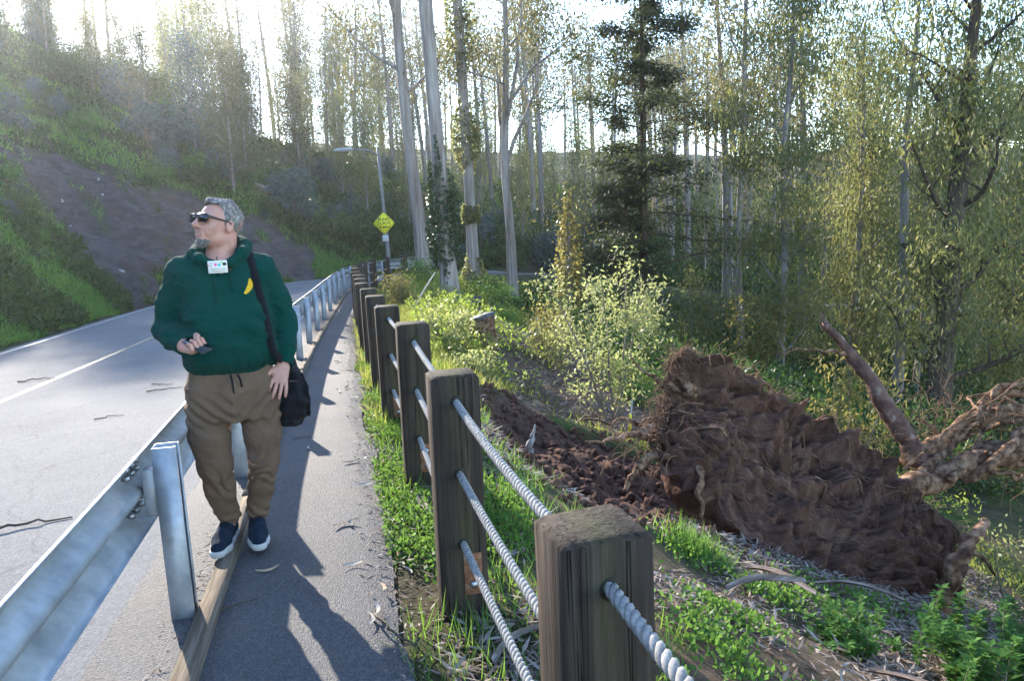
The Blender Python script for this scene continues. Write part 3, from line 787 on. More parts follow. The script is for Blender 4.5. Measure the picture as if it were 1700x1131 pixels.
# neck and head
B.cone((.035, .012, 1.43), hp(0, -.028, -.05), .074, .066, .03)
B.ell(hp(0, -.014, .038), np.array([.075, .098, .088]) * HS, .02, HR)
B.ell(hp(0, .030, -.018), np.array([.062, .068, .085]) * HS, .025, HR)
B.ell(hp(0, .020, -.066), np.array([.062, .056, .046]) * HS, .02, HR)              # soft jaw
B.ell(hp(0, .074, -.084), np.array([.030, .026, .026]), .02, HR)                    # chin
for sx in (-1, 1):
    B.ell(hp(sx * .036, .062, -.022), (.030, .026, .030), .02, HR)                  # cheek
    B.cone(hp(sx * .014, .094, .030), hp(sx * .045, .078, .026), .013, .011, .014)   # brow
    B.ell(hp(sx * .031, .098, .008), (.017, .014, .014), .012, HR, '-')             # eye socket
    B.cone(hp(sx * .010, .104, -.026), hp(sx * .011, .108, -.024), .0085, .0085, .006)
    B.ell(hp(sx * .076, -.006, -.002), (.010, .021, .033), .006, HR)                # ear
    B.ell(hp(sx * .084, -.002, .000), (.006, .011, .017), .004, HR, '-')
    B.cone(hp(sx * .024, .088, -.032), hp(sx * .036, .074, -.055), .006, .006, .02)  # fold beside the mouth
B.cone(hp(0, .097, .022), hp(0, .120, -.020), .0095, .0135, .012)
B.cone(hp(-.020, .094, -.048), hp(.020, .094, -.048), .0080, .0075, .008)
B.cone(hp(-.018, .092, -.063), hp(.018, .092, -.063), .0090, .0085, .008)
B.cone(hp(-.026, .103, -.0555), hp(.026, .103, -.0555), .0052, .0052, .002, '-')
# his right hand (image left), holding the phone: palm up, fingers curled over its lower edge
W0 = np.array([-.165, -.155, 1.062]); hdir = np.array([.64, -.74, -.20]); hdir /= np.linalg.norm(hdir); hn = np.array([-.25, -.05, .97]); hn -= hdir * (hn @ hdir); hn /= np.linalg.norm(hn); hs = np.cross(hdir, hn)
K0 = W0 + hdir * .085
B.cone(W0, W0 + hdir * .03, .030, .030, .02)
for q in (-.026, -.009, .009, .026): B.cone(W0 + hdir * .025 + hs * q * .8, K0 + hs * q, .019, .0145, .014)
for i, (q, l) in enumerate(((-.0335, .9), (-.0112, 1.03), (.0112, 1.0), (.0325, .82))):
    a = K0 + hs * q; b = a + (hdir * .026 + hn * .022) * l; c_ = b + (hn * .024 - hdir * .014) * l; d_ = c_ + (-hdir * .021 + hn * .002) * l
    B.chain([a, b, c_, d_], [.0105, .0098, .0092, .0080], .002)
tb = W0 + hdir * .030 - hs * .026
B.chain([tb, tb - hs * .012 + hdir * .020 + hn * .026, tb + hdir * .034 + hn * .054 - hs * .004, tb + hdir * .058 + hn * .062 + hs * .004], [.0175, .0145, .012, .0095], .008)
# his left hand hanging on the thigh: back of the hand to the front, thumb to the inside
W1 = np.array([.282, -.062, .905]); gd = np.array([-.30, -.34, -.89]); gd /= np.linalg.norm(gd); gn = np.array([.12, -.93, .32]); gn -= gd * (gn @ gd); gn /= np.linalg.norm(gn); gs = np.cross(gd, gn)
if gs[0] < 0: gs = -gs
K1 = W1 + gd * .088
for q in (-.028, -.010, .010, .027): B.cone(W1 + gd * .02 + gs * q * .6, K1 + gs * q, .020, .0135, .014)
for q, l, sp_ in ((-.033, .92, -.42), (-.0112, 1.05, -.12), (.0112, 1.0, .10), (.032, .80, .34)):
    a = K1 + gs * q; dv = gd + gs * sp_ * .5; b = a + (dv * .040 + gn * .008) * l; c_ = b + (dv * .026 - gn * .006) * l; d_ = c_ + (dv * .020 - gn * .010) * l
    B.chain([a, b, c_, d_], [.0100, .0094, .0088, .0076], .002)
tb = W1 + gd * .026 - gs * .022
B.chain([tb, tb - gs * .026 + gd * .022 + gn * .004, tb - gs * .046 + gd * .044 + gn * .004, tb - gs * .060 + gd * .064], [.0175, .0140, .0120, .0092], .008)
B.build('body', M_SKIN, person)
# --- hoodie
H = Field((-.42, -.34, .84), (.48, .30, 1.60), .0058)
H.loft([(z_, x_, y_, a_ * .965, b_ * .94) for z_, x_, y_, a_, b_ in [(.885, .035, -.005, .196, .148), (.92, .035, -.01, .214, .166), (.96, .038, -.018, .226, .186), (1.04, .042, -.024, .230, .194), (1.14, .040, -.016, .226, .182), (1.24, .038, -.006, .216, .164), (1.32, .036, 0, .208, .148), (1.39, .036, .004, .190, .128), (1.44, .036, .008, .140, .104), (1.475, .036, .02, .085, .075)]], .02, 2.5)
H.chain([(-.135, .005, 1.372), (-.205, .02, 1.25), (-.243, .032, 1.122), (-.200, -.07, 1.088), (-.166, -.150, 1.063)], [.080, .068, .059, .053, .045], .03)
H.chain([(.212, .005, 1.365), (.280, .028, 1.24), (.315, .036, 1.105), (.305, -.01, 1.0), (.283, -.052, .915)], [.080, .069, .060, .054, .046], .03)
H.cone((-.02, .01, 1.44), (-.14, .006, 1.395), .055, .070, .05); H.cone((.09, .01, 1.44), (.215, .006, 1.388), .055, .070, .05)
# hood and collar
ring = [(-.004, -.104, 1.432), (-.058, -.076, 1.456), (-.082, -.005, 1.482), (-.055, .075, 1.505), (.045, .118, 1.520), (.128, .090, 1.522), (.160, .015, 1.508), (.140, -.060, 1.470), (.078, -.104, 1.432)]
H.chain(ring, [.022, .026, .027, .030, .034, .034, .032, .029, .022], .02)
H.ell((.06, .125, 1.475), (.125, .055, .085), .03)
H.cone((-.004, -.104, 1.432), (.035, -.126, 1.402), .020, .012, .012); H.cone((.078, -.104, 1.432), (.035, -.126, 1.402), .020, .012, .012)
H.cone((.036, -.03, 1.405), (.040, -.03, 1.60), .072, .088, .008, '-')
def folds(x, y, z):
    d = .0075 * fbm(x * 12, y * 12, z * 18, oct=4, seed=41)
    arm = smooth(.17, .24, np.abs(x - .036))
    rid = np.sin(z * 120 + x * 90 + y * 60 + 9 * vnoise(x * 11, y * 11, z * 11, seed=4)) * (.2 + .8 * smooth(-.2, .5, vnoise(x * 14, y * 14, z * 17, seed=14))); d = d + arm * smooth(1.28, 1.12, z) * .0042 * rid
    hem = smooth(1.01, .93, z) * (1 - arm); d = d + hem * .006 * np.sin((x * 90 + y * 70) + 4 * vnoise(x * 12, y * 12, z * 12, seed=6)) * smooth(.90, .93, z)
    # diagonal pulls from the armpits to the belly
    ch = (1 - arm) * smooth(1.34, 1.22, z) * smooth(1.0, 1.1, z); d = d + ch * .0062 * smooth(-.4, .5, vnoise(x * 7, y * 7, z * 8, seed=44)) * np.sin((z + .6 * np.abs(x - .036)) * 85 + 6 * vnoise(x * 6, y * 6, z * 6, seed=12))
    # pouch pocket
    w = np.interp(z, [.92, 1.0, 1.065], [.165, .165, .115]); pk = smooth(0, .006, w - np.abs(x - .03)) * smooth(.917, .923, z) * smooth(1.068, 1.062, z) * (y < -.05)
    d = d - .007 * pk
    # ribbed hem and cuffs
    d = d + smooth(.925, .915, z) * (np.abs(x - .036) < .215) * (.004 + .0015 * np.sin(np.arctan2(y, x - .036) * 120))
    return d
H.warp(folds)
# open cuffs
H.cone((-.150, -.185, 1.055), (-.120, -.24, 1.04), .044, .06, .004, '-'); H.cone((.277, -.070, .885), (.262, -.10, .84), .046, .06, .004, '-')
H.build('hoodie', M_HOOD, person)
# white T-shirt edge at the neck
mb = MB(); tube(mb, [(-.056, -.046, 1.466), (-.038, -.074, 1.440), (.0, -.094, 1.420), (.036, -.100, 1.412), (.070, -.094, 1.420), (.1, -.075, 1.44)], .008, 8); mb.build('shirt_collar', fabric('white cotton', [(.45, .46, .48), (.55, .56, .58)]), person, True)
def ribbon(name, pts, w, mat, parent, off=.004, fld=H, th=.004):
    P = []
    for q in catmull(np.array(pts, float), 6):
        if len(q) == 3: P.append(q)
    P = np.array(P); T = np.gradient(P, axis=0); T /= np.linalg.norm(T, axis=1)[:, None]
    N = np.zeros_like(P); N[:, 1] = -1; N[:, 2] = .15; N[:, 0] = .15; N -= T * (N * T).sum(1)[:, None]; N /= np.linalg.norm(N, axis=1)[:, None]
    S_ = np.cross(T, N); mb = MB(); V = np.stack([P - S_ * w / 2 + N * th, P + S_ * w / 2 + N * th, P + S_ * w / 2, P - S_ * w / 2], 1); n = len(P)
    i = np.arange(n - 1)[:, None] * 4; F = np.concatenate([i + np.array([[a, (a + 1) % 4, 4 + (a + 1) % 4, 4 + a]]) for a in range(4)])
    mb.add(V, F, np.array([[3, 2, 1, 0], [4 * n - 4, 4 * n - 3, 4 * n - 2, 4 * n - 1]])); return mb.build(name, mat, parent)
def fy(x, z, off=.004):
    y = H.front(x, z); return (x, (y if y is not None else -.15) - off, z)
# pocket seams, drawcord
M_SEAM = fabric('green seam', [(.003, .034, .022), (.004, .042, .027)])
for pts in ([(-.130, .925), (-.128, 1.0), (-.085, 1.062)], [(.190, .925), (.190, .995), (.145, 1.062)], [(-.085, 1.062), (.03, 1.066), (.145, 1.062)]):
    zz = np.array(pts); L = np.linspace(0, len(zz) - 1, 12); q = [fy(np.interp(l, range(len(zz)), zz[:, 0]), np.interp(l, range(len(zz)), zz[:, 1]), .0012) for l in L]
    mb = MB(); tube(mb, q, .0022, 5); mb.build('seam', M_SEAM, person)
for x0, zz in ((-.002, (1.438, 1.36, 1.24)), (.072, (1.438, 1.37, 1.30))):
    mb = MB(); tube(mb, [fy(x0 + .004 * math.sin(z * 40), z, .003) for z in np.linspace(zz[0], zz[2], 10)], .0032, 6); mb.build('drawcord', M_SEAM, person, True)
# badge on the chest
bz0, bz1, bx0, bx1 = 1.388, 1.447, -.022, .064
by = min(fy(x, z, .007)[1] for x in np.linspace(bx0, bx1, 7) for z in np.linspace(bz0, 1.44, 6)); 
badge = MB(); cbox(badge, ((bx0 + bx1) / 2, by, (bz0 + bz1) / 2), (bx1 - bx0, .003, bz1 - bz0), .001)
bd = badge.build('name_badge', simple('white card', [(.62, .61, .58), (.68, .67, .64)], rough=.4, bump=0), person)
def dot(name, col, cx, cz, r, n=12, sx=1.0):
    a = np.linspace(0, 2 * np.pi, n, endpoint=False); mb = MB()
    V = np.c_[cx + r * sx * np.cos(a), np.full(n, by - .0022), cz + r * np.sin(a)]; mb.add(V, np.arange(n)[None]); mb.build(name, simple(name + ' print', [col], rough=.4, bump=0), bd)
dot('pink_dot', (.75, .08, .30), .012, 1.428, .007); dot('teal_dot', (.02, .42, .42), .028, 1.427, .007); dot('green_dot', (.25, .6, .12), .040, 1.438, .005, sx=1.3)
mb = MB(); box(mb, (.052, by - .0022, 1.430), (.016, .001, .014)); mb.build('black_square', M_BLK, bd)
for cz, w, x0, col in ((1.432, .022, -.013, (.55, .40, .38)), (1.422, .022, -.013, (.45, .2, .18)), (1.409, .064, -.012 + .02, (.3, .3, .3)), (1.398, .06, .012, (.38, .33, .30)), (1.439, .05, .0, (.5, .48, .45))):
    mb = MB(); box(mb, (x0 + (.0 if w < .03 else .012), by - .0022, cz), (w, .001, .0032)); mb.build('print_line', simple('badge print', [col], rough=.4, bump=0), bd)
mb = MB(); tube(mb, [(.02, by + .001, bz1 - .004), (.022, -.098, 1.462)], .003, 6); mb.build('badge_clip', M_BLK, person)
# yellow banana stitched on the chest
u = np.linspace(0, 1, 12); cx = .128 + .030 * u + .013 * np.sin(u * math.pi) + .002; cz = 1.281 + .072 * u; wd = .0105 * np.sin(np.clip(u * .93 + .07, 0, 1) * math.pi) ** .6 + .0015
V = []
for i in range(12):
    for k, sgn in enumerate((-1, -.35, .35, 1)):
        x_ = cx[i] + sgn * wd[i]; z_ = cz[i] - sgn * wd[i] * .35; V.append((x_, fy(x_, z_, .0035 - .002 * abs(sgn))[1], z_))
mb = MB(); mb.add(V, grid_faces(12, 4)[:, ::-1]); mb.build('banana_patch', fabric('yellow stitching', [(.62, .36, .02), (.78, .50, .04)], scale=60), person, True)
# --- trousers
T = Field((-.34, -.30, .04), (.38, .26, 1.0), .0062)
T.loft([(.66, .032, .0, .205, .150), (.74, .034, .005, .222, .165), (.82, .036, .005, .218, .165), (.94, .036, 0, .190, .140)], .03, 2.5)
T.chain([(-.092, -.005, .70), (-.096, -.045, .56), (-.088, -.060, .43), (-.074, -.022, .29), (-.052, .010, .135)], [.106, .094, .079, .069, .057], .03)
T.chain([(.148, -.005, .70), (.154, -.040, .56), (.146, -.052, .42), (.124, -.020, .29), (.094, .012, .130)], [.104, .089, .073, .064, .056], .03)
T.cone((.03, -.11, .80), (.03, -.11, .72), .05, .05, .05)
def tf(x, y, z):
    d = .0065 * fbm(x * 9, y * 9, z * 12, oct=3, seed=51); md = smooth(-.25, .5, vnoise(x * 10, y * 10, z * 12, seed=58))
    side = np.where(x < .03, 1, -1)
    knee = smooth(.62, .45, z) * smooth(.14, .22, z); d = d + .0080 * md * np.sin(z * 75 + side * x * 70 + 9 * vnoise(x * 9, y * 9, z * 9, seed=52)) * (.25 + .6 * knee)
    d = d + smooth(.28, .16, z) * .0058 * (.3 + md) * np.sin(z * 150 + 60 * x + 8 * vnoise(x * 10, y * 10, z * 8, seed=55))
    cr = smooth(.56, .68, z) * smooth(.84, .74, z); d = d + cr * .0065 * np.sin((z - .9 * np.abs(x - .03)) * 95 + 3 * vnoise(x * 7, y * 7, z * 7, seed=57))
    d = d + smooth(.125, .115, z) * .004
    fly = np.abs(x - .026); d = d - .004 * smooth(.012, .004, fly) * smooth(.66, .72, z) * smooth(.86, .84, z) * (y < -.05)
    return d
T.warp(tf)
T.build('trousers', M_TROU, person)
for dx in (.008, .040):
    mb = MB(); y0 = T.front(.02 + dx, .88); tube(mb, [(.02 + dx, -.16, .895), (.022 + dx * 1.2, -.182, .870), (.022 + dx * 1.3, -.178, .835), (.024 + dx * 1.3, -.176, .80 + dx)], .0045, 6); mb.build('waist_cord', M_STRAP, person, True)
# --- shoes
def shoe(heel, toe, name):
    heel = np.array(heel, float); toe = np.array(toe, float); d = toe - heel; L = np.linalg.norm(d); d /= L; s_ = np.array([-d[1], d[0], 0]); lo = np.minimum(heel, toe) - .11; hi = np.maximum(heel, toe) + .11; hi[2] = .20; lo[2] = -.02
    S1 = Field(lo, hi, .0045); S2 = Field(lo, hi, .0045)
    P = lambda u, v, z: heel + d * (u * L) + s_ * v + np.array([0, 0, z])
    for F_, z, rr in ((S2, .020, 1.0),):
        F_.chain([P(.06, 0, z), P(.35, 0, z), P(.70, .0, z), P(.93, 0, z + .004)], [.040, .040, .050, .041], .02)
        sl, X, Y, Z = F_.sub(lo, hi); F_.D = np.maximum(F_.D, np.maximum(Z - .034, -.002 - Z))
    S1.chain([P(.06, 0, .052), P(.35, 0, .057), P(.68, 0, .048), P(.92, 0, .040)], [.036, .040, .045, .035], .02)
    S1.cone(P(.10, 0, .06), P(.12, 0, .125), .036, .040, .02); S1.cone(P(.20, 0, .10), P(.62, 0, .062), .034, .032, .02)
    S1.cone(P(.13, 0, .13), P(.13, 0, .18), .030, .034, .006, '-')
    sl, X, Y, Z = S1.sub(lo, hi); S1.D = np.maximum(S1.D, .030 - Z)
    sh = S1.build(name, M_SHOE, person); S2.build('sole', M_SOLE, sh)
    for k in range(5):
        u = .30 + k * .075; zc_ = .138 - .0095 * k
        mb = MB(); tube(mb, [P(u, -.022, zc_ - .016), P(u, -.010, zc_ - .004), P(u, .010, zc_ - .004), P(u, .022, zc_ - .016)], .0035, 5); mb.build('lace', M_STRAP, sh)
    mb = MB(); a = np.linspace(0, 2 * np.pi, 14); tube(mb, [P(.13, .030 * math.cos(t_), .150) + d * .030 * math.sin(t_) for t_ in a], .012, 6); mb.build('sock', fabric('pale sock', [(.30, .31, .33), (.4, .41, .43)]), sh, True)
shoe((-.040, .075, 0), (-.118, -.195, 0), 'shoe'); shoe((.086, .075, 0), (.080, -.195, 0), 'shoe')
# --- hair, beard, sunglasses
rs = np.random.RandomState(5)
def head_mesh_field(margin=.15, h=.0036): return Field(HO - margin, HO + margin, h)
G = head_mesh_field()
G.ell(hp(0, -.012, .038), np.array([.0765, .0950, .0880]) * HS, .01, HR)
for q in np.linspace(-1, 1, 7): G.cone(hp(q * .046, .058 - .02 * abs(q), .113 - .016 * q * q), hp(q * .050, -.02, .126 - .022 * q * q), .015, .014, .012)   # swept-back top
G.cone(hp(-.035, -.02, .112), hp(-.02, -.09, .075), .018, .016, .02); G.cone(hp(.035, -.02, .112), hp(.02, -.09, .075), .018, .016, .02)
sl, X, Y, Z = G.sub(G.lo, G.lo + G.n * G.h)
Xh, Yh, Zh = [((X - HO[0]) * HR[0, i] + (Y - HO[1]) * HR[1, i] + (Z - HO[2]) * HR[2, i]) / HS[i] for i in range(3)]
front_line = np.where(Zh > .100, .072 - .4 * np.abs(Xh), np.where(Zh > .02, .012 + .30 * (Zh - .02), .014 + .0 * Zh))       # hairline
side_low = np.where(Yh < -.018, -.075 + .0 * Zh, -.028 + 0 * Zh)
cut = np.maximum(Yh - front_line, side_low - Zh)
G.D = np.maximum(G.D, cut.astype(np.float32) * .9)
G.warp(lambda x, y, z: .0045 * fbm(x * 70, y * 70, z * 45, oct=3, seed=61) - .002)
hair_o = G.build('hair', M_HAIR, person)
V_, _q = G.mesh(); rg = np.random.RandomState(9); V_ = V_[rg.rand(len(V_)) < .3]; L_ = (V_ - HO) @ HR / HS; out_ = L_ / np.linalg.norm(L_, axis=1)[:, None]; D_ = (out_ * np.array([.35, .15, .30]) + np.array([0, -.85, -.12]) + rg.normal(size=L_.shape) * .28) @ HR.T
mb = MB(); leaves(mb, V_, D_, rg.uniform(.006, .014, len(V_)), .0018, rg, k=3); o = mb.build('hair_strands', leafmat('hair strands', [(.05, .045, .04), (.16, .15, .14), (.45, .44, .43)], .15, .5, (.4, .4, .4)), hair_o); o['kind'] = 'stuff'
G = head_mesh_field()
G.ell(hp(0, .074, -.090), np.array([.033, .0275, .026]), .01, HR); G.cone(hp(-.034, .060, -.076), hp(0, .080, -.098), .010, .014, .012); G.cone(hp(.034, .060, -.076), hp(0, .080, -.098), .010, .014, .012)
sl, X, Y, Z = G.sub(G.lo, G.lo + G.n * G.h)
Zh = ((X - HO[0]) * HR[0, 2] + (Y - HO[1]) * HR[1, 2] + (Z - HO[2]) * HR[2, 2]); G.D = np.maximum(G.D, (Zh + .078 + .006 * vnoise(X * 90 + 0 * Z, Y * 90 + 0 * Z, Z * 90 + 0 * X, seed=3)).astype(np.float32))
G.warp(lambda x, y, z: .003 * fbm(x * 90, y * 90, z * 60, oct=3, seed=63)); beard_o = G.build('beard', M_BEARD, person)
V_, _q = G.mesh(); rg = np.random.RandomState(10); D_ = (np.array([0, .35, -1.0]) + rg.normal(size=V_.shape) * .4) @ HR.T; mb = MB(); leaves(mb, V_, D_, rg.uniform(.006, .014, len(V_)), .0018, rg, k=3); o = mb.build('beard_strands', leafmat('beard strands', [(.05, .045, .04), (.2, .19, .18), (.5, .49, .48)], .15, .5, (.4, .4, .4)), beard_o); o['kind'] = 'stuff'
LP = head_mesh_field(.13, .0032); LP.cone(hp(-.021, .0945, -.0485), hp(.021, .0945, -.0485), .0062, .0062, .004); LP.cone(hp(-.019, .0925, -.0625), hp(.019, .0925, -.0625), .0078, .0078, .004); LP.cone(hp(-.026, .105, -.0555), hp(.026, .105, -.0555), .0040, .0040, .002, '-')
LP.build('lips', simple('lips', [(.27, .10, .085), (.33, .13, .11)], 40, rough=.5, bump=.1), person)
glas = empty('sunglasses'); glas.parent = person
def hbox(mb, c, size, b=.002, yaw=0.0):
    cbox(mb, (0, 0, 0), size, b, HR @ rotz(yaw)); mb.V[-1] = mb.V[-1] + hp(*c); return mb
for sx in (-1, 1):
    yaw = -sx * .16
    mb = MB(); hbox(mb, (sx * .0335, .1085, .016), (.050, .004, .036), .0015, yaw); mb.build('lens', M_LENS, glas)
    mb = MB(); hbox(mb, (sx * .0335, .110, .0345), (.060, .008, .007), .002, yaw); hbox(mb, (sx * .0335, .109, -.003), (.050, .006, .004), .0015, yaw)
    hbox(mb, (sx * .0600, .1045, .018), (.006, .008, .036), .002, yaw); hbox(mb, (sx * .0095, .1115, .018), (.004, .006, .032), .0015, yaw); mb.build('rim', M_GLASS, glas)
    mb = MB(); P = np.array([hp(sx * .0625, .104, .026), hp(sx * .0735, .060, .022), hp(sx * .0795, .010, .020), hp(sx * .081, -.012, .010)]); T_ = np.gradient(P, axis=0)
    V = []
    for k in range(4):
        hgt = (.0065, .0042, .003, .003)[k]
        for a, c_ in ((-1, -1), (1, -1), (1, 1), (-1, 1)): V.append(P[k] + HR[:, 0] * sx * .0018 * a + HR[:, 2] * hgt * c_)
    F = np.array([[a * 4 + b, a * 4 + (b + 1) % 4, (a + 1) * 4 + (b + 1) % 4, (a + 1) * 4 + b] for a in range(3) for b in range(4)]); mb.add(V, F, np.array([[3, 2, 1, 0], [12, 13, 14, 15]])); mb.build('temple_arm', M_GLASS, glas)
mb = MB(); hbox(mb, (0, .113, .026), (.018, .006, .008), .002); mb.build('bridge', M_GLASS, glas)

# --- phone (held) and shoulder bag (worn): things of their own
PW = Matrix.Translation((-1.45, 3.645, .036)) @ Matrix.Rotation(R_(21.7), 4, 'Z')
ph = empty('phone'); ph.matrix_world = PW; tag(ph, 'dark phone held in the right hand of the man in the hoodie', 'phone')
pc = K0 + hn * .024 + hdir * .012 - hs * .004; PR = np.stack([hs, hdir * .72 + hn * -.18, hn], 1); PR[:, 1] /= np.linalg.norm(PR[:, 1]); PR[:, 2] = np.cross(PR[:, 0], PR[:, 1])
mb = MB(); cbox(mb, pc, (.070, .135, .0085), .003, PR); mb.build('case', M_GLASS, ph)
mb = MB(); cbox(mb, pc + PR[:, 2] * .0048, (.064, .126, .001), .0004, PR); mb.build('screen', M_LENS, ph)
bag = empty('shoulder_bag'); bag.matrix_world = PW; tag(bag, 'black fabric bag hanging at the hip of the man in the hoodie', 'bag')
F_ = Field((.14, -.12, .50), (.46, .30, .98), .007)
F_.loft([(.565, .30, .07, .060, .105), (.60, .302, .07, .082, .125), (.70, .308, .07, .086, .130), (.80, .306, .07, .076, .120), (.88, .31, .065, .052, .095), (.92, .312, .06, .028, .06)], .02, 3.0)
F_.ell((.315, -.045, .69), (.060, .025, .085), .03); F_.ell((.385, .05, .70), (.022, .08, .10), .02)
F_.warp(lambda x, y, z: .008 * fbm(x * 12, y * 12, z * 12, oct=3, seed=71) + .004 * np.sin(z * 90 + 30 * x))
F_.build('pouch', M_BAG, bag)
sp_ = [(.155, .09, 1.462), (.165, .03, 1.488), (.170, -.045, 1.468)] + [fy(x, z, .011) for x, z in ((.186, 1.36), (.198, 1.27), (.212, 1.18), (.222, 1.08), (.232, 1.0))] + [(.262, -.125, .95), (.300, .0, .905)]
ribbon('strap', sp_, .036, M_STRAP, bag, th=.003)
mb = MB(); tube(mb, [(.372, -.02, .84), (.392, -.03, .76), (.398, -.03, .68), (.392, -.02, .61)], .006, 6); mb.build('side_strap', M_STRAP, bag, True)
mb = MB(); tube(mb, [(.262, -.052, .80), (.315, -.068, .815), (.362, -.045, .80)], .004, 6); mb.build('zip', M_GLASS, bag, True)
# ------------------------------------------------------------------ the overturned tree: root plate, roots, snapped stem
def resample(P, n):
    P = np.array(P, float); L = np.concatenate([[0], np.cumsum(np.linalg.norm(np.diff(P, axis=0), axis=1))]); q = np.linspace(0, L[-1], n)
    return np.stack([np.interp(q, L, P[:, i]) for i in range(P.shape[1])], 1)
def wig(P, n, amp, seed):
    Q = resample(catmull(np.array(P, float), 8), n); k = np.arange(n) / n
    w = np.stack([fbm(k * 7, k * 0 + i * 9.3, oct=3, seed=seed + i) for i in range(3)], 1); e = np.sin(np.linspace(0, np.pi, n))[:, None] ** .5
    return Q + amp * w * e
g = NT('root plate soil'); v = g.coords('Object'); va = g.n('ShaderNodeAttribute', attribute_name='strata').outputs['Vector']
vd = g.n('ShaderNodeMapping', i_Vector=va, i_Scale=(2.6, 15.0, 1.0)).outputs[0]; vf = g.n('ShaderNodeMapping', i_Vector=va, i_Scale=(9.0, 60.0, 1.0)).outputs[0]
n0 = g.noise(vd, 1.0, 10, .72, .9); nf = g.noise(vf, 1.0, 6, .7, 1.2)
c = g.ramp(n0, [(.30, (.026, .014, .012)), (.45, (.10, .052, .040)), (.58, (.175, .10, .076)), (.74, (.29, .18, .13))])
c = g.mix(g.ramp(g.noise(v, 9, 8, .7), [(.5, (0, 0, 0)), (.68, (.55, .55, .55))]), c, (.19, .115, .075, 1))
M_PLATE = g.out(g.pbsdf(c, .97, 0, g.bump(g.math('ADD', g.math('ADD', g.noise(v, 22, 8, .7), g.math('MULTIPLY', nf, 1.3)), g.math('MULTIPLY', n0, 2.4)), .95, .03), .05))
M_ROOT = simple('root bark', [(.030, .017, .012), (.095, .052, .032), (.20, .125, .08), (.30, .20, .14)], 13, 9, .92, bump=.7, bscale=55, bdist=.012, stretch=(1, 1, 1), spec=.1, lo=.3, hi=.72)
M_SNAP = simple('peeling red bark', [(.035, .02, .016), (.085, .048, .038), (.13, .08, .062), (.36, .31, .26)], 7, 9, .85, bump=.8, bscale=22, bdist=.02, spec=.15, lo=.28, hi=.74)
M_FIB = simple('fine roots', [(.10, .055, .032), (.22, .13, .075)], 3, 3, .9, bump=0)
fallen = empty('uprooted_tree', (2.7, 6.3, -1.5)); tag(fallen, 'overturned tree showing its huge brown earth caked root plate on the slope', 'fallen tree')
FO = np.array(fallen.location)
top = [(1.50, 6.95, .20), (1.62, 7.05, .26), (1.85, 7.1, .13), (2.3, 7.2, -.14), (2.69, 7.2, -.42), (3.2, 7.05, -.74), (3.6, 6.8, -1.02), (3.88, 6.45, -1.40), (3.97, 6.2, -1.70)]
bot = [(1.24, 6.45, -.36), (1.30, 6.1, -.56), (1.60, 5.85, -.84), (1.97, 5.62, -1.08), (2.56, 5.5, -1.44), (3.1, 5.6, -1.66), (3.47, 5.75, -1.80), (3.75, 5.9, -1.86)]
NU, NV = 230, 130
Tt, Bb = resample(catmull(np.array(top), 8), NU), resample(catmull(np.array(bot), 8), NU)
u = np.linspace(0, 1, NU)[:, None]; vv = np.linspace(0, 1, NV)[None, :]
S = Tt[:, None] * (1 - vv[..., None]) + Bb[:, None] * vv[..., None]
dU = np.gradient(S, axis=0); dV = np.gradient(S, axis=1); N = np.cross(dV, dU); N /= np.linalg.norm(N, axis=2)[..., None]
if N[NU // 2, NV // 2, 1] > 0: N = -N
prof = np.interp(vv, [0, .04, .12, .22, .40, .55, .70, .85, 1], [-.02, .10, .13, -.03, -.10, .0, .05, .02, -.05]) + .10 * np.sin(u * np.pi)
X, Y, Z = S[..., 0], S[..., 1], S[..., 2]
uu, v2 = u * 3.2 + 0 * vv, vv * 1.4 + 0 * u
w1 = fbm(uu * 1.1, v2 * 1.2, oct=2, seed=80)
strata = 1 - np.abs(fbm(uu * 1.5 + .8 * w1, v2 * 6.5 + uu * 1.3 + .9 * w1, oct=4, seed=81)) * 1.6
chunk = np.abs(fbm(uu * 5 + w1, v2 * 6 + w1, oct=4, seed=83))
brk = smooth(.0, .5, fbm(uu * 1.3, v2 * 1.6, oct=3, seed=85))
edge = np.minimum(1, np.minimum(np.minimum(u, 1 - u) * 14, np.minimum(vv, 1 - vv) * 12)) * np.ones_like(X)
hl = v2 * 4.6 + uu * .35 + .75 * w1; fr_ = hl - np.floor(hl); ledge = np.where(fr_ < .82, fr_ / .82, (1 - fr_) / .18)
disp = edge * (prof + .11 * (ledge - .5) * (.4 + .6 * smooth(-.3, .4, fbm(uu * 1.1, v2 * 1.4, oct=2, seed=90))) + .15 * (strata - .6) * (.35 + .65 * brk) + .15 * (chunk - .35) + .10 * fbm(uu * 1.6, v2 * 1.8, oct=3, seed=86) + .022 * fbm(uu * 14, v2 * 16, oct=3, seed=87))
rag = .08 * fbm(uu * 6, v2 * 6, oct=3, seed=88)
FR = S + N * disp[..., None] + (1 - edge)[..., None] * np.stack([rag, rag * .4, rag], -1)
th = edge * (.20 + .55 * np.sin(u * np.pi) ** .6) * np.sin(np.clip(vv * .9 + .08, 0, 1) * np.pi) ** .5
back = S - N * (th * (1 + .3 * fbm(uu * 3, v2 * 3, oct=3, seed=89)))[..., None] + np.stack([0 * th, .0 * th, -.12 * th], -1) + (1 - edge)[..., None] * np.stack([rag, rag * .4, rag], -1)
mb = MB(); gf = grid_faces(NU, NV)
flip = np.cross(FR[1, 0] - FR[0, 0], FR[0, 1] - FR[0, 0]) @ N[0, 0] > 0
mb.add(FR - FO, gf[:, ::-1] if flip else gf); mb.add(back - FO, gf if flip else gf[:, ::-1])
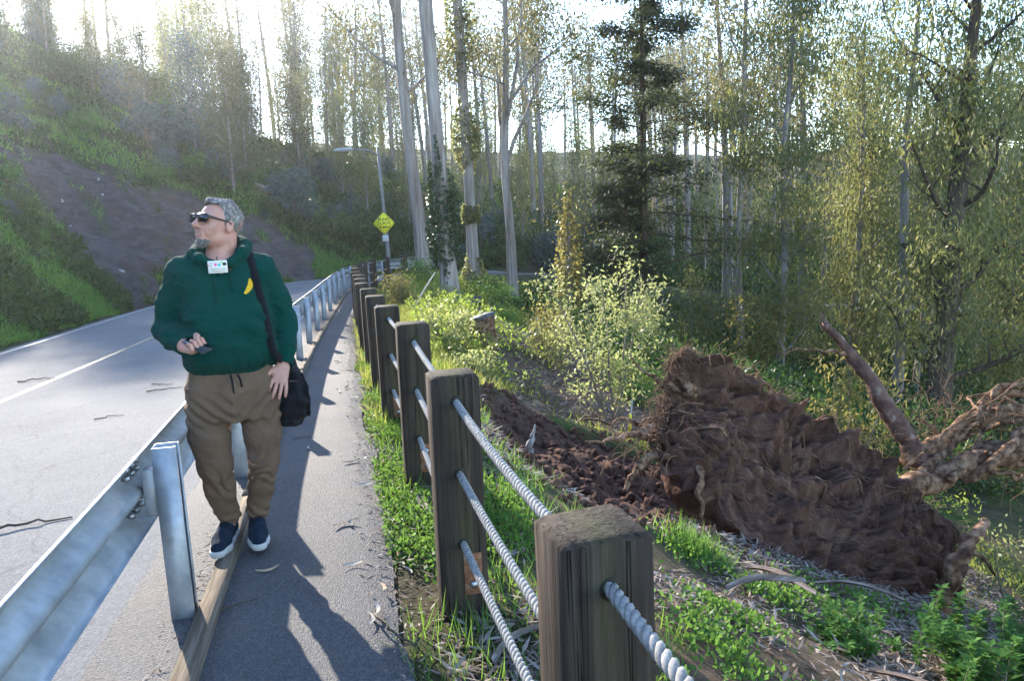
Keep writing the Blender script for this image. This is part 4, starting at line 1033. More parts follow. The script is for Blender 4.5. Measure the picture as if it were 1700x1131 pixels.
plo = mb.build('root_plate', M_PLATE, fallen, smooth=False); _at = plo.data.attributes.new('strata', 'FLOAT_VECTOR', 'POINT'); _uv = np.stack([uu, v2, 0 * uu], -1).reshape(-1, 3); _at.data.foreach_set('vector', np.concatenate([_uv, _uv]).astype(np.float32).ravel())
def root(name, P, r, n=40, amp=.05, seed=0, m=9, mat=None, rough=.18):
    Q = wig(P, n, amp, seed); rr = np.interp(np.linspace(0, 1, n), np.linspace(0, 1, len(r)), r)
    rr = rr * (1 + .16 * fbm(np.arange(n) * .35, np.zeros(n), oct=3, seed=seed + 5))
    mb = MB(); tube(mb, Q - FO, rr, m, True, rough, seed); return mb.build(name, mat or M_ROOT, fallen, smooth=True)
# snapped stem pointing up to the left, jagged tip
root('snapped_stem', [(4.05, 7.15, -.95), (3.83, 7.25, -.52), (3.55, 7.4, -.02), (3.27, 7.5, .36), (3.215, 7.5, .43)], [.12, .10, .082, .060, .04], 40, .025, 3, 12, M_SNAP, .10)
for k, (dx, dz, r) in enumerate(((0, .16, .018), (.03, .10, .02), (-.03, .08, .015))): root('splinter', [(3.25 + dx, 7.5, .36), (3.21 + dx - .015, 7.5, .40 + dz * .6), (3.17 + dx, 7.5, .40 + dz)], [r, r * .8, .004], 8, .004, 30 + k, 6, M_SNAP)
root('broken_twig', [(3.42, 7.42, .12), (3.20, 7.3, .16), (2.95, 7.2, .24), (2.70, 7.2, .18)], [.02, .016, .01, .004], 26, .06, 12, 6)
# limbs and roots to the right: a tangle
MAIN = [[(3.9, 7.1, -.95), (4.25, 7.2, -.80), (4.75, 7.3, -.62), (5.15, 7.4, -.56), (5.8, 7.6, -.70), (6.6, 8.0, -.70)], [(3.7, 6.8, -1.10), (4.2, 6.9, -1.02), (4.7, 7.0, -.86), (5.2, 7.1, -.80), (5.7, 7.25, -.95), (6.4, 7.4, -1.2)], [(3.9, 6.9, -1.0), (4.6, 7.3, -.68), (5.0, 7.5, -.40), (5.6, 7.6, -.34), (6.6, 7.8, -.38)], [(4.6, 7.0, -.9), (5.2, 7.05, -1.05), (5.55, 7.1, -1.35), (5.6, 7.1, -1.7)]]
_r = np.random.RandomState(6)
for k, P in enumerate(MAIN):
    r0 = (.075, .105, .045, .05)[k]; root('root', P, [r0 * 1.2, r0, r0 * .9, r0 * .75, r0 * .5], 60, .07, 40 + k * 3, 11, None, .10)
    for m in range(4):
        Q = np.array(P) + _r.normal(size=(len(P), 3)) * .10; i0 = _r.randint(0, max(1, len(P) - 3)); Q = Q[i0:]; rr = r0 * _r.uniform(.18, .5); root('root', Q, [rr, rr * .8, rr * .3], 44, .09, 140 + k * 9 + m, 7, None, .12)
root('root', [(3.3, 5.42, -1.86), (3.34, 5.40, -1.50), (3.42, 5.42, -1.12), (3.52, 5.5, -.98), (3.75, 5.7, -.98), (3.95, 5.95, -1.1)], [.055, .060, .055, .05, .04, .02], 50, .05, 52, 10)
root('root', [(3.52, 5.5, -.98), (3.60, 5.38, -1.15), (3.72, 5.4, -1.32)], [.03, .02, .006], 20, .03, 55, 7)
# roots to the left of the plate and over its face
root('root', [(1.55, 6.3, -.42), (1.25, 6.3, -.50), (1.02, 6.15, -.58), (.92, 6.05, -.72)], [.045, .04, .035, .02], 36, .05, 58, 8)
root('root', [(1.50, 6.4, -.40), (1.15, 6.5, -.38), (.85, 6.4, -.40), (.62, 6.35, -.36)], [.035, .03, .022, .008], 36, .05, 60, 7)
root('root', [(1.52, 6.5, -.32), (1.1, 6.7, -.28), (.6, 6.9, -.32)], [.025, .02, .006], 30, .06, 61, 7)
root('root', [(1.52, 6.2, -.45), (1.54, 5.95, -.58), (1.50, 5.86, -.74), (1.53, 5.85, -.98)], [.035, .03, .022, .01], 30, .03, 63, 8)
root('root', [(1.72, 6.8, -.10), (1.45, 6.9, .02), (1.25, 7.0, .14), (1.12, 7.0, .30)], [.03, .024, .016, .006], 30, .04, 66, 7)
root('root', [(2.60, 7.2, -.30), (2.52, 7.15, -.10), (2.40, 7.15, .02), (2.36, 7.15, .10)], [.03, .024, .018, .008], 24, .03, 68, 7)
root('root', [(1.55, 6.95, .18), (1.62, 6.85, .05), (1.66, 6.7, -.06)], [.05, .045, .03], 20, .04, 69, 8)
for k in range(16):
    vi = int(np.random.RandomState(300 + k).uniform(.05, .85) * NV); rk_ = np.random.RandomState(400 + k); u0 = int(rk_.uniform(.02, .6) * NU); u1 = min(NU - 4, u0 + int(rk_.uniform(.12, .38) * NU)); us = np.linspace(u0, u1, 7).astype(int); vs_ = np.clip(vi + np.cumsum(rk_.normal(size=7) * 4).astype(int), 2, NV - 3)
    P_ = FR[us, vs_] + N[us, vs_] * rk_.uniform(.0, .03, 7)[:, None]; r_ = rk_.uniform(.004, .011); root('root', P_, [r_, r_ * .8, r_ * .3], 30, .012, 500 + k, 5)
# matted fine roots: too many to count
rng = np.random.RandomState(12); mb = MB()
def fibre(p, d, L, r, seg=5, curl=.5):
    d = d / np.linalg.norm(d); Q = [p]
    for i in range(seg):
        d = d + rng.normal(size=3) * curl * .5 + np.array([0, 0, -.16]); d /= np.linalg.norm(d); Q.append(Q[-1] + d * L / seg)
    tube(mb, np.array(Q) - FO, np.linspace(r, r * .3, seg + 1), 3, False)
for i in range(1400):
    ui = int(np.clip(rng.beta(.75, 1.3), 0, .999) * NU); q = rng.rand()
    if q < .62: vi = int(rng.uniform(0, .10) * NV)                 # along the upper rim
    elif q < .86: ui = int(rng.uniform(0, .05) * NU); vi = int(rng.rand() * NV)   # left end
    else: vi = int(rng.uniform(.1, .98) * NV)
    p = FR[ui, vi]; d = N[ui, vi] * .8 + rng.normal(size=3) * .7 + np.array([0, 0, -.3 if q < .62 else .0]); fibre(p, d, rng.uniform(.06, .26) * (1.1 if q < .62 else .9 if q < .86 else .5), rng.uniform(.0022, .0055))
for i in range(420):
    c0 = np.array([(4.9, 7.2, -.6), (5.4, 7.3, -.9), (5.5, 7.1, -1.3), (4.2, 7.1, -.75), (1.3, 6.4, -.4), (4.35, 7.3, -.45)][i % 6]); fibre(c0 + rng.normal(size=3) * (.22, .12, .12), rng.normal(size=3), rng.uniform(.15, .6), rng.uniform(.002, .005), 6, .7)
o = mb.build('fine_roots', M_FIB, fallen); o['kind'] = 'stuff'
# clods of earth in the slip below the fence
clod = MB(); rng = np.random.RandomState(4)
ICO = np.array([(0, 0, 1), (.89, 0, .45), (.28, .85, .45), (-.72, .53, .45), (-.72, -.53, .45), (.28, -.85, .45), (.72, .53, -.45), (-.28, .85, -.45), (-.89, 0, -.45), (-.28, -.85, -.45), (.72, -.53, -.45), (0, 0, -1)])
ICF = np.array([(0, 1, 2), (0, 2, 3), (0, 3, 4), (0, 4, 5), (0, 5, 1), (1, 6, 2), (2, 7, 3), (3, 8, 4), (4, 9, 5), (5, 10, 1), (6, 7, 2), (7, 8, 3), (8, 9, 4), (9, 10, 5), (10, 6, 1), (11, 7, 6), (11, 8, 7), (11, 9, 8), (11, 10, 9), (11, 6, 10)])
xs = rng.uniform(-.4, 3.2, 9000); ys = rng.uniform(4.3, 9.6, 9000); keep = polydist(xs, ys, SCAR) > rng.uniform(-.5, .2, 9000); xs, ys = xs[keep][:2600], ys[keep][:2600]; zs = ground_z(xs, ys)
for x_, y_, z_ in zip(xs, ys, zs):
    r = .010 + .05 * rng.rand() ** 4; clod.add(ICO * r * rng.uniform(.6, 1.3, 3) * (1 + .25 * rng.normal(size=(12, 1))) @ rotz(rng.rand() * 6) + (x_, y_, z_ + r * .3), ICF)
o = clod.build('soil_clods', simple('crumbled earth', [(.03, .017, .013), (.075, .042, .033), (.14, .085, .066)], 12, 8, .95, bump=.8, bscale=60, bdist=.02, spec=.05)); tag(o, 'loose crumbs of dark brown earth in the slip below the fence', 'soil', kind='stuff')

# ------------------------------------------------------------------ stump, boulder, stakes on the bank
st = empty('tree_stump', (-.50, 12.6, float(ground_z(-.5, 12.6)))); tag(st, 'low cut tree stump with a dark flat top on the bank', 'stump')
mb = MB(); n, mrows = 22, 9; a = np.linspace(0, 2 * np.pi, n, endpoint=False); V = []
for k in range(mrows):
    h = -.15 + k * .07; rr = (.20 + .05 * (1 - k / mrows)) * (1 + .10 * np.sin(a * 5 + .4 * k) * .6 + .06 * np.sin(a * 11 + k)); V.append(np.c_[rr * np.cos(a), rr * np.sin(a), np.full(n, h) + .05 * np.cos(a) * (k == mrows - 1)])
i = np.arange(mrows - 1)[:, None]; j = np.arange(n)[None]; j2 = (j + 1) % n
mb.add(np.concatenate(V), np.stack([i * n + j, i * n + j2, (i + 1) * n + j2, (i + 1) * n + j], -1).reshape(-1, 4)); mb.build('bark', M_ROOT, st)
top_ = V[-1] * np.array([1.04, 1.04, 1]) + np.array([0, 0, .002]); mb = MB(); mb.add(np.concatenate([top_, top_ + (0, 0, .05)]), np.stack([np.arange(n), (np.arange(n) + 1) % n, (np.arange(n) + 1) % n + n, np.arange(n) + n], 1), (np.arange(n) + n)[None])
mb.build('cut_top', simple('dark cut wood', [(.03, .03, .034), (.07, .07, .078), (.16, .16, .17)], 8, 6, .7, bump=.5), st)
bo = Field((-.35, -.35, -.25), (.35, .35, .35), .03); bo.ell((0, 0, 0), (.25, .18, .17), .05); bo.ell((.1, .02, .04), (.14, .15, .14), .05); bo.warp(lambda x, y, z: .04 * fbm(x * 6, y * 6, z * 6, oct=3, seed=91))
o = bo.build('boulder', simple('dark stone', [(.02, .022, .028), (.05, .055, .065)], 9, bump=.4), None); o.location = (-1.05, 20.6, float(ground_z(-1.05, 20.6)) + .12); tag(o, 'small dark rounded boulder among grass high on the bank', 'boulder')
M_STAKE = simple('bleached wood', [(.30, .27, .22), (.46, .42, .36)], 12, bump=.3); M_FLAG = simple('yellow tape', [(.75, .62, .03)], rough=.5, bump=0)
sk = empty('marker_stake', (1.62, 10.2, float(ground_z(1.62, 10.2)))); tag(sk, 'thin stake with yellow tape below the pale leafed shrub', 'stake')
mb = MB(); tube(mb, [(0, 0, -.2), (.02, 0, .25), (.05, 0, .52)], [.016, .014, .012], 6); mb.build('shaft', M_STAKE, sk)
mb = MB(); tube(mb, [(.006, 0, .05), (.012, 0, .2), (.02, 0, .3)], [.022, .024, .021], 7); mb.build('tape', M_FLAG, sk)
sk = MB(); tube(sk, [(-.09, -.05, -.15), (0, 0, .1), (.28, .1, .55), (.50, .15, .86)], [.02, .018, .016, .012], 6); o = sk.build('stick', M_STAKE); o.location = (-2.05, 15.4, float(ground_z(-2.05, 15.4))); tag(o, 'pale bare stick leaning out of the grass bank', 'stick')
# splintered pale wood chunk standing in the slip
V = wig([(.10, 6.5, -.62), (.11, 6.5, -.48), (.15, 6.52, -.36), (.18, 6.55, -.24)], 14, .02, 5); mb = MB(); tube(mb, V, np.interp(np.linspace(0, 1, 14), [0, .3, .7, 1], [.05, .045, .025, .006]), 6, True, .35, 3); o = mb.build('wood_splinter', simple('grey split wood', [(.08, .075, .07), (.18, .17, .165), (.28, .27, .26)], 7, 7, bump=.8, stretch=(4, 4, 1))); tag(o, 'grey splintered piece of wood upright in the brown earth slip', 'wood')
# ------------------------------------------------------------------ trees
g = NT('eucalyptus bark'); v = g.coords('Object', (2.2, 2.2, .16)); v2_ = g.coords('Object', (5, 5, .5))
n1 = g.noise(v, 2.2, 8, .6, .6); n2 = g.noise(v2_, 3, 7, .7)
c = g.ramp(n1, [(.30, (.07, .045, .036)), (.44, (.16, .125, .108)), (.56, (.27, .245, .228)), (.72, (.38, .365, .35))])
c = g.mix(.35, c, g.ramp(n2, [(.3, (.07, .045, .035)), (.7, (.42, .39, .36))]))
M_EUC = g.out(g.pbsdf(c, .85, 0, g.bump(n2, .7, .03), .15))
g = NT('brown bark'); v = g.coords('Object', (4, 4, .45)); n1 = g.noise(v, 3, 8, .7, .4)
c = g.ramp(n1, [(.3, (.035, .026, .02)), (.52, (.085, .062, .048)), (.72, (.16, .125, .10))]); M_BARK = g.out(g.pbsdf(c, .92, 0, g.bump(n1, 1.0, .04), .1))
M_TWIG = simple('grey twig', [(.12, .09, .065), (.22, .18, .14)], 8, bump=0)
L_EUC = leafmat('eucalyptus leaves', [(.030, .042, .020), (.045, .062, .026), (.062, .075, .030), (.085, .085, .034), (.11, .080, .032)], .38, .45, (.30, .26, .07))
L_OLIVE = leafmat('olive leaves', [(.048, .062, .022), (.078, .096, .030), (.11, .125, .04), (.155, .15, .055), (.18, .125, .05)], .48, .45, (.40, .42, .14), .35)
L_FAR = leafmat('distant leaves', [(.042, .052, .030), (.062, .072, .038), (.085, .082, .044)], .45, .6, (.34, .30, .13))
L_CON = leafmat('conifer sprays', [(.026, .042, .020), (.042, .060, .025), (.075, .078, .032)], .32, .6, (.17, .20, .06))
L_IVY = leafmat('ivy leaves', [(.010, .030, .010), (.018, .045, .014), (.03, .06, .018)], .15, .35, (.1, .16, .03), .4)
L_YEL = leafmat('yellowing leaves', [(.10, .10, .03), (.16, .145, .04), (.20, .16, .045), (.09, .09, .03)], .45, .5, (.42, .36, .10))
L_PALE = leafmat('pale spring leaves', [(.14, .17, .06), (.20, .23, .085), (.26, .28, .12), (.18, .18, .08)], .5, .5, (.46, .48, .18))
L_BLUE = leafmat('blue green juvenile leaves', [(.055, .085, .085), (.075, .11, .11), (.10, .135, .13)], .25, .55, (.12, .17, .1))
L_SHR = leafmat('shrub leaves', [(.022, .040, .014), (.035, .058, .018), (.055, .08, .022)], .3, .5, (.18, .24, .04))
L_LUSH = leafmat('lush leaves', [(.030, .080, .018), (.042, .11, .022), (.062, .15, .028), (.085, .175, .036)], .4, .5, (.22, .36, .06), .12)

def trunk_path(H, rng, lean=(0, 0), bend=.02, n=22):
    k = np.linspace(0, 1, n); ph = rng.uniform(0, 6, 2)
    return np.stack([lean[0] * k * H + bend * H * np.sin(k * 4 + ph[0]) * k, lean[1] * k * H + bend * H * np.sin(k * 3.3 + ph[1]) * k, k * H - .4], 1)

def branch(mb, p, d, L, r, rng, n=7, up=.25, wob=.25, sides=5):
    d = np.array(d, float); d /= np.linalg.norm(d); Q = [np.array(p, float)]
    for i in range(n):
        d = d + rng.normal(size=3) * wob * .5 + np.array([0, 0, up / n * 2]); d /= np.linalg.norm(d); Q.append(Q[-1] + d * L / n)
    Q = np.array(Q); tube(mb, Q, np.linspace(r, r * .22, n + 1), sides, False); return Q

def clump(mb, c, sig, n, L, W, rng, droop=.8, k=4):
    P = np.array(c) + rng.normal(size=(n, 3)) * sig
    D = rng.normal(size=(n, 3)) * .55 + np.array([0, 0, -droop]); leaves(mb, P, D, L * rng.uniform(.6, 1.3, n), W * rng.uniform(.7, 1.2, n), rng, k=k)

def eucalypt(seed, H, r0, lo=.45, nb=14, spread=.22, leaf=(9000, .22, .06), lean=(0, 0), bend=.02, sig=.45, mat=None, lmat=None, droop=.8, sides=10, flare=1.5, fork=0, sub=4, up=.35, k=4, crown_shape=None, rtop=.18):
    """trunk mesh and crown mesh of one gum tree"""
    rng = np.random.RandomState(seed); tm = MB(); cm = MB()
    P = trunk_path(H, rng, lean, bend); kk = np.linspace(0, 1, len(P))
    r = r0 * np.interp(kk, [0, .03, .1, .6, 1], [flare, 1.2, 1.0, .70, rtop]); tube(tm, P, r, sides, False, .05, seed)
    per = max(1, int(leaf[0] / (nb * (sub + 1))))
    for b in range(nb):
        q = lo + (1 - lo) * ((b + rng.rand()) / nb) ** .9; i = q * (len(P) - 1); p = np.array([np.interp(i, range(len(P)), P[:, a]) for a in range(3)])
        az = b * 2.4 + rng.uniform(-.5, .5); el = rng.uniform(.35, .95) if b >= fork else rng.uniform(.95, 1.2)
        shape = crown_shape(q) if crown_shape else (1.15 - .75 * max(0, (q - lo) / (1 - lo + 1e-6)))
        L = H * spread * shape * rng.uniform(.7, 1.25) * (2.0 if b < fork else 1)
        d = np.array([math.cos(az) * math.cos(el), math.sin(az) * math.cos(el), math.sin(el)]); rb = r0 * (1 - q * .75) * (.42 if b >= fork else .6)
        Q = branch(tm, p, d, L, max(.012, rb), rng, up=up)
        for s_ in range(sub):
            j = rng.randint(3, len(Q)); d2 = rng.normal(size=3) * .8 + d * .6 + np.array([0, 0, .15]); Q2 = branch(tm, Q[j], d2, L * rng.uniform(.25, .5), max(.008, rb * .3), rng, n=4, sides=4)
            clump(cm, Q2[-1], sig * rng.uniform(.7, 1.2) * np.array([1, 1, 1.1]), per, leaf[1], leaf[2], rng, droop, k)
        clump(cm, Q[-1], sig * rng.uniform(.7, 1.2), per, leaf[1], leaf[2], rng, droop, k)
    return tm.mesh('trunk', mat or M_EUC, True), cm.mesh('crown', lmat or L_EUC)

def plant(name, meshes, loc, rz=0.0, label='', cat='tree', group=None, sc=1.0, tilt=(0, 0), parts=('trunk', 'crown'), ztop=None):
    o = empty(name, loc, rz); o.scale = (sc, sc, sc); o.rotation_euler = (tilt[0], tilt[1], rz)
    for nm, me in zip(parts, meshes): link(nm, me, o)
    tag(o, label, cat, group); return o

def ivy(P, r, n, seed, z0, z1, out=.12, mat=None, L=.10):
    """climbing leaves round a trunk between two heights"""
    rng = np.random.RandomState(seed); mb = MB(); P = np.asarray(P); q_ = rng.rand(n); th = rng.uniform(0, 2 * np.pi, n); rag = (z1 - z0) * .35 * vnoise(np.cos(th) * 1.6, np.sin(th) * 1.6 + q_ * 0, seed=seed + 3); z = z0 + (z1 - z0) * (.5 + .5 * np.sign(q_ - .5) * np.abs(2 * q_ - 1) ** 1.35 * .999) + rag * np.where(q_ > .5, 1, -.6) * np.abs(2 * q_ - 1)
    cx = np.interp(z, P[:, 2], P[:, 0]); cy = np.interp(z, P[:, 2], P[:, 1]); rr = np.interp(z, P[:, 2], r)
    lump = .5 + .8 * (vnoise(th * 1.2, z * 1.1, seed=seed) * .5 + .5); e = np.clip(np.minimum(z - z0, z1 - z) * 1.2 + .25, .15, 1)
    R0 = rr + out * lump * e * rng.rand(n) ** .5 + .01
    p = np.stack([cx + R0 * np.cos(th), cy + R0 * np.sin(th), z], 1); D = np.stack([np.cos(th), np.sin(th), -rng.uniform(.4, 1.6, n)], 1) + rng.normal(size=(n, 3)) * .4
    leaves(mb, p, D, L * rng.uniform(.6, 1.3, n), L * .85 * rng.uniform(.6, 1.2, n), rng); return mb.mesh('ivy', mat or L_IVY)

def gz1(x, y): return float(ground_z(np.array(x), np.array(y)))
# hero trees: (name) each with its own trunk line given at heights above its base
def hero(label, x, y, pts, rads, seed, lo=.5, nb=12, leaf=(9000, .20, .055), ivyspec=None, mat=None, lmat=None, spread=.2, name='eucalyptus_tree', fork=0, sig=.45, sub=4, droop=.8, extra=None, sides=16):
    z0 = gz1(x, y); rng = np.random.RandomState(seed); tm = MB(); cm = MB()
    P = resample(catmull(np.array(pts, float), 6), 40); zz = np.array(pts)[:, 2]; r = np.interp(P[:, 2], zz, rads); H = P[-1, 2]
    T, A, Bn = frames(P); n = sides; th = np.linspace(0, 2 * np.pi, n, endpoint=False)
    rr = r[:, None] * (1 + .06 * np.sin(th * 3 + seed) + .05 * vnoise(np.cos(th)[None] * 2 + 0 * r[:, None], np.sin(th)[None] * 2 + 0 * r[:, None], P[:, 2][:, None] * .8 + 0 * th[None], seed=seed)) * (1 + (.35 * np.exp(-np.maximum(0, P[:, 2]) / .35))[:, None] * (.6 + .4 * np.sin(th * 4 + seed))[None])
    V = P[:, None] + rr[..., None] * (np.cos(th)[None, :, None] * A[:, None] + np.sin(th)[None, :, None] * Bn[:, None]); i = np.arange(39)[:, None]; j = np.arange(n)[None]; j2 = (j + 1) % n
    tm.add(V, np.stack([i * n + j, i * n + j2, (i + 1) * n + j2, (i + 1) * n + j], -1).reshape(-1, 4))
    per = max(1, int(leaf[0] / (max(1, nb) * (sub + 1))))
    for b in range(nb):
        q = lo + (1 - lo) * (b + rng.rand()) / nb; kx = q * 39; p = np.array([np.interp(kx, range(40), P[:, a]) for a in range(3)])
        az = b * 2.4 + rng.uniform(-.5, .5); el = rng.uniform(.2, .9) if b >= fork else rng.uniform(.9, 1.15); L = H * spread * rng.uniform(.6, 1.3) * (1.8 if b < fork else 1)
        d = np.array([math.cos(az) * math.cos(el), math.sin(az) * math.cos(el), math.sin(el)]); rb = np.interp(p[2], zz, rads) * (.38 if b >= fork else .6)
        Q = branch(tm, p, d, L, max(.015, rb), rng, n=9, up=.3, sides=6)
        for s_ in range(sub):
            jj = rng.randint(3, len(Q)); d2 = rng.normal(size=3) * .8 + d * .5; Q2 = branch(tm, Q[jj], d2, L * rng.uniform(.25, .5), max(.008, rb * .3), rng, n=5, sides=4)
            clump(cm, Q2[-1], sig * rng.uniform(.6, 1.2), per, leaf[1], leaf[2], rng, droop)
        clump(cm, Q[-1], sig * rng.uniform(.6, 1.2), per, leaf[1], leaf[2], rng, droop)
    o = empty(name, (x, y, z0)); link('trunk', tm.mesh('trunk', mat or M_EUC, True), o)
    if cm.n: link('crown', cm.mesh('crown', lmat or L_EUC), o)
    for sp in (ivyspec or []): link('ivy', ivy(P, r, sp[0], seed + int(sp[1] * 10), sp[1], sp[2], sp[3], sp[4] if len(sp) > 4 else None, .11), o)
    tag(o, label, 'tree'); return o

# the row of tall pale gums beside the bend
hero('leaning pale smooth eucalyptus trunk next to the yellow sign', -3.05, 26.4, [(0, 0, -.5), (0, 0, .5), (-.12, .1, 3), (-.32, .1, 6), (-.42, .2, 9.5), (-.3, .3, 15), (-.1, .3, 21)], [.27, .245, .21, .19, .165, .13, .06], 101, .30, 13, (9000, .20, .055), spread=.13)
hero('stout pale eucalyptus wrapped in dark ivy on the bank', -1.72, 20.6, [(0, 0, -.5), (.02, 0, .6), (-.06, .05, 3), (-.16, .1, 6), (-.22, .1, 8), (-.3, .1, 13), (-.3, .1, 19)], [.26, .235, .195, .18, .195, .15, .07], 102, .62, 10, (8000, .2, .055), [(2600, .9, 3.6, .20)], spread=.17)
hero('pale straight eucalyptus with patches of ivy along its trunk', -1.30, 26.9, [(0, 0, -.5), (0, 0, .6), (0, .05, 3), (-.05, .1, 6), (-.12, .1, 10), (-.2, .1, 15), (-.2, .1, 20)], [.25, .225, .195, .18, .165, .13, .06], 103, .60, 10, (8000, .2, .055), [(900, .0, 1.2, .30, L_OLIVE), (1000, 2.6, 3.2, .2, L_OLIVE), (1700, 4.6, 6.6, .34, L_OLIVE), (1600, 8.0, 11.0, .32, L_OLIVE)], spread=.16)
hero('forked eucalyptus with spreading upper limbs behind the ivy covered trunks', .12, 27.5, [(0, 0, -.5), (0, 0, .6), (-.02, .05, 3), (-.12, .1, 5), (-.05, .1, 7.0), (.1, .1, 10), (.1, .1, 15)], [.24, .21, .165, .14, .12, .09, .04], 104, .36, 14, (12000, .19, .05), fork=4, spread=.22, sig=.5)
# twin-stemmed conifer
def conifer(seed, H, r0, lo, lmat, n=34, spread=.24, lean=(0, 0), leafn=15000):
    rng = np.random.RandomState(seed); tm = MB(); cm = MB(); P = trunk_path(H, rng, lean, .006); tube(tm, P, r0 * np.interp(np.linspace(0, 1, len(P)), [0, .05, 1], [1.3, 1, .12]), 10, False, .05, seed)
    per = leafn // (n * 7)
    for b in range(n):
        q = lo + (1 - lo) * (b + rng.rand() * .8) / n; p = np.array([np.interp(q * (len(P) - 1), range(len(P)), P[:, a]) for a in range(3)]); az = b * 2.399 + rng.uniform(-.4, .4)
        L = H * spread * (1.0 - .75 * ((q - lo) / (1 - lo)) ** 1.6) * rng.uniform(.35, 1.35); d = np.array([math.cos(az), math.sin(az), rng.uniform(-.25, .5)]); Q = branch(tm, p, d, L, max(.012, r0 * .22 * (1.1 - q)), rng, n=8, up=-.05, wob=.13, sides=5)
        for s_ in range(7):
            jj = 2 + rng.randint(0, 7); c0 = Q[min(jj, 8)]; sd = np.cross(d, (0, 0, 1)); off = sd * rng.uniform(-.32, .32) * L * (1 - jj / 12); m = per
            Pp = c0 + off + rng.normal(size=(m, 3)) * np.array([.30, .30, .15]) * (.5 + L * .22); D = np.array([d[0], d[1], -.25]) * .7 + sd * rng.uniform(-.8, .8) + rng.normal(size=(m, 3)) * .35
            leaves(cm, Pp, D, .24 * rng.uniform(.5, 1.3, m), .075, rng, up=(0, 0, 1))
    return tm.mesh('trunk', M_BARK, True), cm.mesh('crown', lmat)
plant('cypress_tree', conifer(7, 14.5, .22, .20, L_CON, 46, .28, (.012, 0), 27000), (5.0, 28.0, gz1(5.0, 28.0)), 0, 'dark layered conifer with flat drooping sprays in the centre of the wood')
plant('cypress_tree', conifer(9, 7.0, .20, .42, L_CON, 18, .26, (.06, 0), 7000), (4.25, 27.6, gz1(4.25, 27.6)), 1.0, 'shorter leaning conifer stem touching the foot of the tall dark conifer')
# right-hand gums
hero('tall dark trunked eucalyptus with forked top at the right above the fallen tree', 10.4, 17.6, [(0, 0, -.6), (-.02, 0, 1), (.10, .05, 4), (.28, .1, 7), (.33, .1, 8.6), (.45, .1, 11), (.5, .1, 14)], [.32, .29, .24, .18, .13, .09, .04], 111, .12, 30, (19000, .18, .05), mat=M_BARK, lmat=L_OLIVE, spread=.13, sig=.40, sub=5, droop=1.1)
hero('slim bare pale pole of a eucalyptus forking high up beside the dark trunk', 10.4, 19.5, [(0, 0, -.6), (0, 0, 1), (.02, .05, 4), (-.02, .1, 7), (.0, .1, 8.2), (.1, .1, 10), (.2, .1, 13)], [.15, .135, .115, .095, .075, .05, .02], 112, .66, 8, (3500, .16, .04), fork=2, spread=.18, lmat=L_OLIVE)
hero('thin leafy eucalyptus with drooping strands left of the bare pale pole', 8.2, 22.5, [(0, 0, -.6), (.1, 0, 1), (.2, .05, 4), (.1, .1, 7), (.3, .1, 10), (.3, .1, 13)], [.15, .13, .11, .09, .06, .03], 113, .10, 24, (15000, .18, .05), lmat=L_OLIVE, spread=.12, sig=.38, droop=1.2, sub=4)
hero('curving dark eucalyptus at the far right edge of the wood', 15.2, 22.0, [(0, 0, -.6), (.2, 0, 1), (.7, .05, 4), (.9, .1, 7), (.7, .1, 10), (.5, .1, 14)], [.2, .18, .15, .12, .09, .04], 114, .12, 26, (16000, .19, .052), mat=M_BARK, lmat=L_OLIVE, spread=.15, sig=.42, droop=1.1)
hero('slender grey eucalyptus right of the dark conifer with a bare lower stem', 8.6, 27.5, [(0, 0, -.6), (0, 0, 1), (-.1, .05, 4), (.05, .1, 8), (.1, .1, 12), (.2, .1, 16)], [.17, .15, .13, .11, .08, .03], 115, .36, 16, (11000, .18, .045), lmat=L_EUC, fork=2, spread=.17, sig=.5, droop=1.1)
hero('young eucalyptus with tawny sunlit foliage in the middle of the right wood', 12.6, 27.0, [(0, 0, -.6), (0, 0, 1), (.1, .05, 4), (.2, .1, 8), (.1, .1, 13)], [.16, .14, .11, .08, .03], 116, .06, 30, (19000, .18, .05), lmat=L_OLIVE, spread=.13, sig=.42, droop=1.25)
hero('crooked grey eucalyptus leaning over the lower road at the right', 18.0, 25.5, [(0, 0, -.6), (-.1, 0, 1), (-.6, .05, 4), (-.5, .1, 8), (-.2, .1, 12)], [.2, .18, .15, .11, .04], 117, .2, 20, (13000, .18, .05), lmat=L_OLIVE, spread=.15, sig=.42, droop=1.1)
